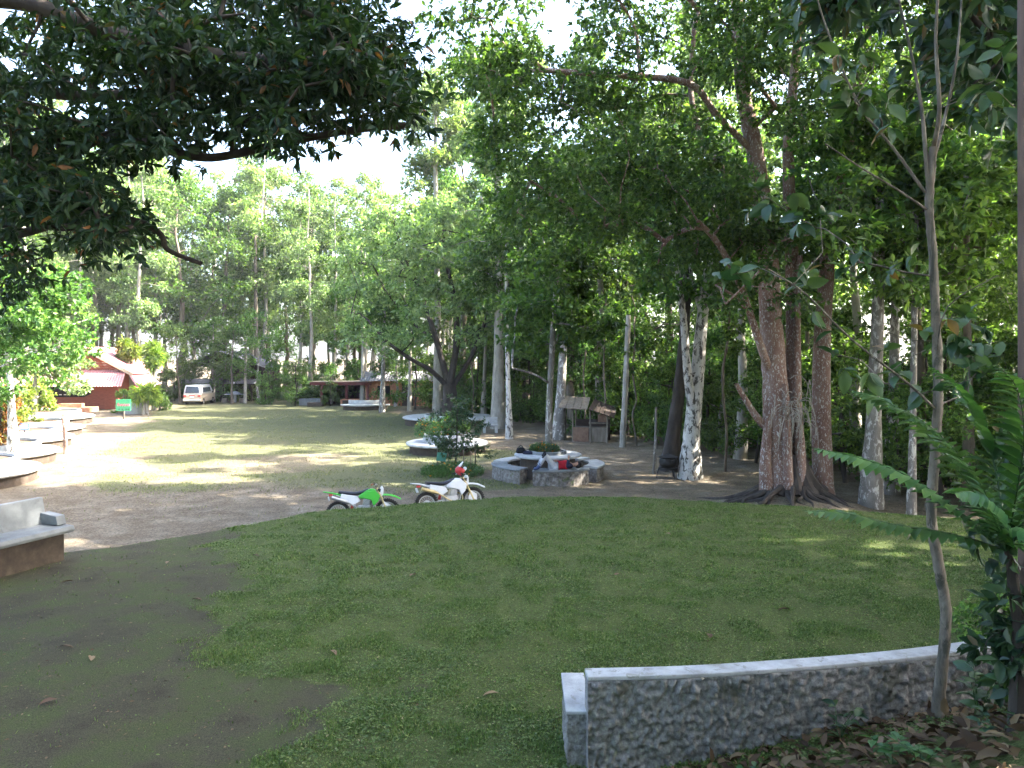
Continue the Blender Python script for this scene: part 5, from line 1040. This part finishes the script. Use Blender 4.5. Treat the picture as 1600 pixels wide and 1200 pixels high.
rg = rng_(8); n = 3600; x = rg.uniform(1.2, 5.2, n); y = rg.uniform(3.2, 6.6, n); ok = (y < np.interp(x, WP[:, 0], WP[:, 1]) - .06) & (x > 1.25 + (y - 5.6) * -.6 + rg.normal(size=n) * .15); x, y = x[ok], y[ok]; n = len(x)
p = np.stack([x, y, height(x, y) + rg.random(n) * .035], 1); L = .11 * (.5 + .9 * rg.random(n))
o = link('leaf_litter', leaf_mesh('leaf_litter', p, unit(np.c_[rg.normal(size=(n, 2)), rg.normal(size=n) * .25]), unit(rg.normal(size=(n, 3)) * .45 + (0, 0, 1)), L, L * .45, M['litter'], 4, rg)); tag(o, 'brown dead leaves covering the bank beside the bench', 'leaf litter', None, 'stuff')
for i, (px, py) in enumerate([(92, 1020), (142, 1042), (90, 1102), (300, 940), (260, 872), (115, 898), (395, 862), (1110, 1005), (780, 1095), (515, 1025), (640, 905), (1235, 960), (1040, 830), (960, 905)]):
    g = G(px, py, .9); rr = rng_(400 + i); me = leaf_mesh('fallen_leaf', np.zeros((1, 3)), np.array([[math.cos(i * 2.), math.sin(i * 2.), .1]]), np.array([[.3 * math.sin(i), .2, 1]]), .16, .07, M['litter'], 8, rr, np.array([.55 + .43 * rr.random()]))
    o = link('fallen_leaf', me, None, (g[0], g[1], gz(g[0], g[1]) + .02)); tag(o, 'single dry leaf lying on the near lawn', 'leaf', 'dry leaves on the near lawn')

# ------------------------------------------------------------------ turf of the near lawn
def turf(n, seed, ymin, ymax, hl, wd, name, lab):
    rg = rng_(seed); yy = ymin + (ymax - ymin) * rg.random(n); xx = (rg.random(n) * 2 - 1) * (yy * .70 + .6)
    s = np.interp(xx, EX, EY) - yy; g = grassiness(xx, yy); cl = fbm(xx * 3.2, yy * 3.2, 91, 3); ok = (s > -1.6) & (rg.random(n) < g * (.35 + .65 * sstep(.30, .6, cl)) + .012)
    xx, yy, cl = xx[ok], yy[ok], cl[ok]; m = len(xx); a = rg.random(m) * 2 * PI; L = hl * (.5 + .9 * rg.random(m)) * (.6 + .9 * sstep(.4, .7, cl)); tl = rg.uniform(.25, 1.1, m)
    b = np.stack([xx, yy, height(xx, yy) - .004], 1); d = np.stack([np.cos(a) * tl, np.sin(a) * tl, np.ones(m)], 1); d = unit(d) * L[:, None]; sd = np.stack([-np.sin(a), np.cos(a), np.zeros(m)], 1) * (wd * (.7 + .6 * rg.random(m)))[:, None]
    V = np.stack([b - sd, b + sd, b + d * .6 + sd * .9, b + d + np.array([0, 0, -1.0]) * (L * .12)[:, None]], 1).reshape(-1, 3); k_ = np.arange(m)[:, None] * 4
    F = np.concatenate([k_ + np.array([[0, 1, 2]]), k_ + np.array([[0, 2, 3]])], 1).reshape(-1, 3); vv = np.clip(.12 + .5 * fbm(xx * 2.2, yy * 2.2, 17, 3) + rg.normal(size=m) * .27, 0, 1)
    o = link(name, fast_mesh(name, V, F, M['grass'], np.repeat(vv, 2))); tag(o, lab, 'grass', None, 'stuff')
turf(520000, 1, 5.4, 11, .024, .0045, 'grass', 'short creeping grass of the near lawn')
turf(300000, 2, 11, 20.2, .032, .008, 'grass', 'short creeping grass on the far half of the mounded lawn')

# ------------------------------------------------------------------ light haze in the clearing
hz = MB().box((0, 300, 12.0), (1700, 1300, 32.0)).build('haze', M['steel']); hz.data.materials.clear()
m = bpy.data.materials.new('haze'); m.use_nodes = True; nt = m.node_tree; nt.nodes.clear(); out = nt.nodes.new('ShaderNodeOutputMaterial'); pv = nt.nodes.new('ShaderNodeVolumePrincipled')
pv.inputs['Color'].default_value = (.92, .96, 1.0, 1); pv.inputs['Density'].default_value = .0003; pv.inputs['Anisotropy'].default_value = .3
nt.links.new(pv.outputs[0], out.inputs['Volume']); hz.data.materials.append(m); tag(hz, 'thin pale haze filling the clearing', 'haze', None, 'stuff')

def clover(n, seed, ymin, ymax, L):
    rg = rng_(seed); yy = ymin + (ymax - ymin) * rg.random(n) ; xx = (rg.random(n) * 2 - 1) * (yy * .70 + .6); cl = fbm(xx * 2.3 + 9, yy * 2.3, 191, 4)
    ok = (rg.random(n) < grassiness(xx, yy) * (.22 + .7 * sstep(.45, .65, cl)) + .006) & (np.interp(xx, EX, EY) - yy > -1.3); xx, yy = xx[ok], yy[ok]; m = len(xx)
    p = np.stack([xx, yy, height(xx, yy) + .012 + rg.random(m) * .018], 1); a = rg.random(m) * 6.3; ll = L * (.6 + .8 * rg.random(m))
    o = link('ground_cover', leaf_mesh('ground_cover', p, np.stack([np.cos(a), np.sin(a), rg.uniform(-.1, .5, m)], 1), unit(rg.normal(size=(m, 3)) * .4 + (0, 0, 1)), ll, ll * .55, M['clover'], 2, rg)); tag(o, 'small broad-leaved weeds matted through the lawn', 'ground cover', None, 'stuff')
M['field_grass'] = leafmat('field_grass', (.07, .085, .03), (.12, .135, .05), (.20, .20, .10), .25, None, (.24, .21, .12), .2, .6)
M['clover'] = leafmat('clover', (.042, .085, .022), (.080, .14, .036), (.15, .20, .065), .25, None, (.24, .22, .12), .3, .5)
clover(330000, 5, 5.4, 19.6, .026)

rg = rng_(66); n = 5200; yy = 5.6 + 13 * rg.random(n); xx = (rg.random(n) * 2 - 1) * (yy * .7 + .5); ok = (np.interp(xx, EX, EY) - yy > -.5) & (rg.random(n) < .35 + .65 * (1 - grassiness(xx, yy))); xx, yy = xx[ok], yy[ok]; n = len(xx); a_ = rg.random(n) * 6.3; ll = rg.uniform(.012, .05, n)
tag(link('leaf_debris', leaf_mesh('leaf_debris', np.stack([xx, yy, height(xx, yy) + .008], 1), np.stack([np.cos(a_), np.sin(a_), rg.uniform(-.1, .3, n)], 1), unit(rg.normal(size=(n, 3)) * .3 + (0, 0, 1)), ll, ll * rg.uniform(.15, .6, n), M['litter'], 2, rg)), 'crumbs of dead leaf and twig strewn over the lawn and bare earth', 'leaf debris', None, 'stuff')

rg = rng_(67); n = 260000; yy = 19.5 + 40 * rg.random(n) ** 1.5; xx = (rg.random(n) * 2 - 1) * (yy * .7); s_ = np.interp(xx, EX, EY) - yy; cl = fbm(xx * 1.3, yy * 1.3, 291, 3)
ok = (s_ < -1.2) & (rg.random(n) < grassiness(xx, yy) * sstep(.35, .6, cl) + .01) & (xx < edge_x(yy)); xx, yy = xx[ok], yy[ok]; m = len(xx); a_ = rg.random(m) * 6.3; L = rg.uniform(.03, .085, m); tl = rg.uniform(.3, 1.0, m)
b_ = np.stack([xx, yy, height(xx, yy) - .005], 1); d_ = unit(np.stack([np.cos(a_) * tl, np.sin(a_) * tl, np.ones(m)], 1)) * L[:, None]; sd_ = np.stack([-np.sin(a_), np.cos(a_), np.zeros(m)], 1) * .013
tag(link('grass', fast_mesh('grass', np.stack([b_ - sd_, b_ + sd_, b_ + d_], 1).reshape(-1, 3), np.arange(m * 3).reshape(-1, 3), M['field_grass'], rg.random(m))), 'thin worn grass scattered over the far field', 'grass', None, 'stuff')
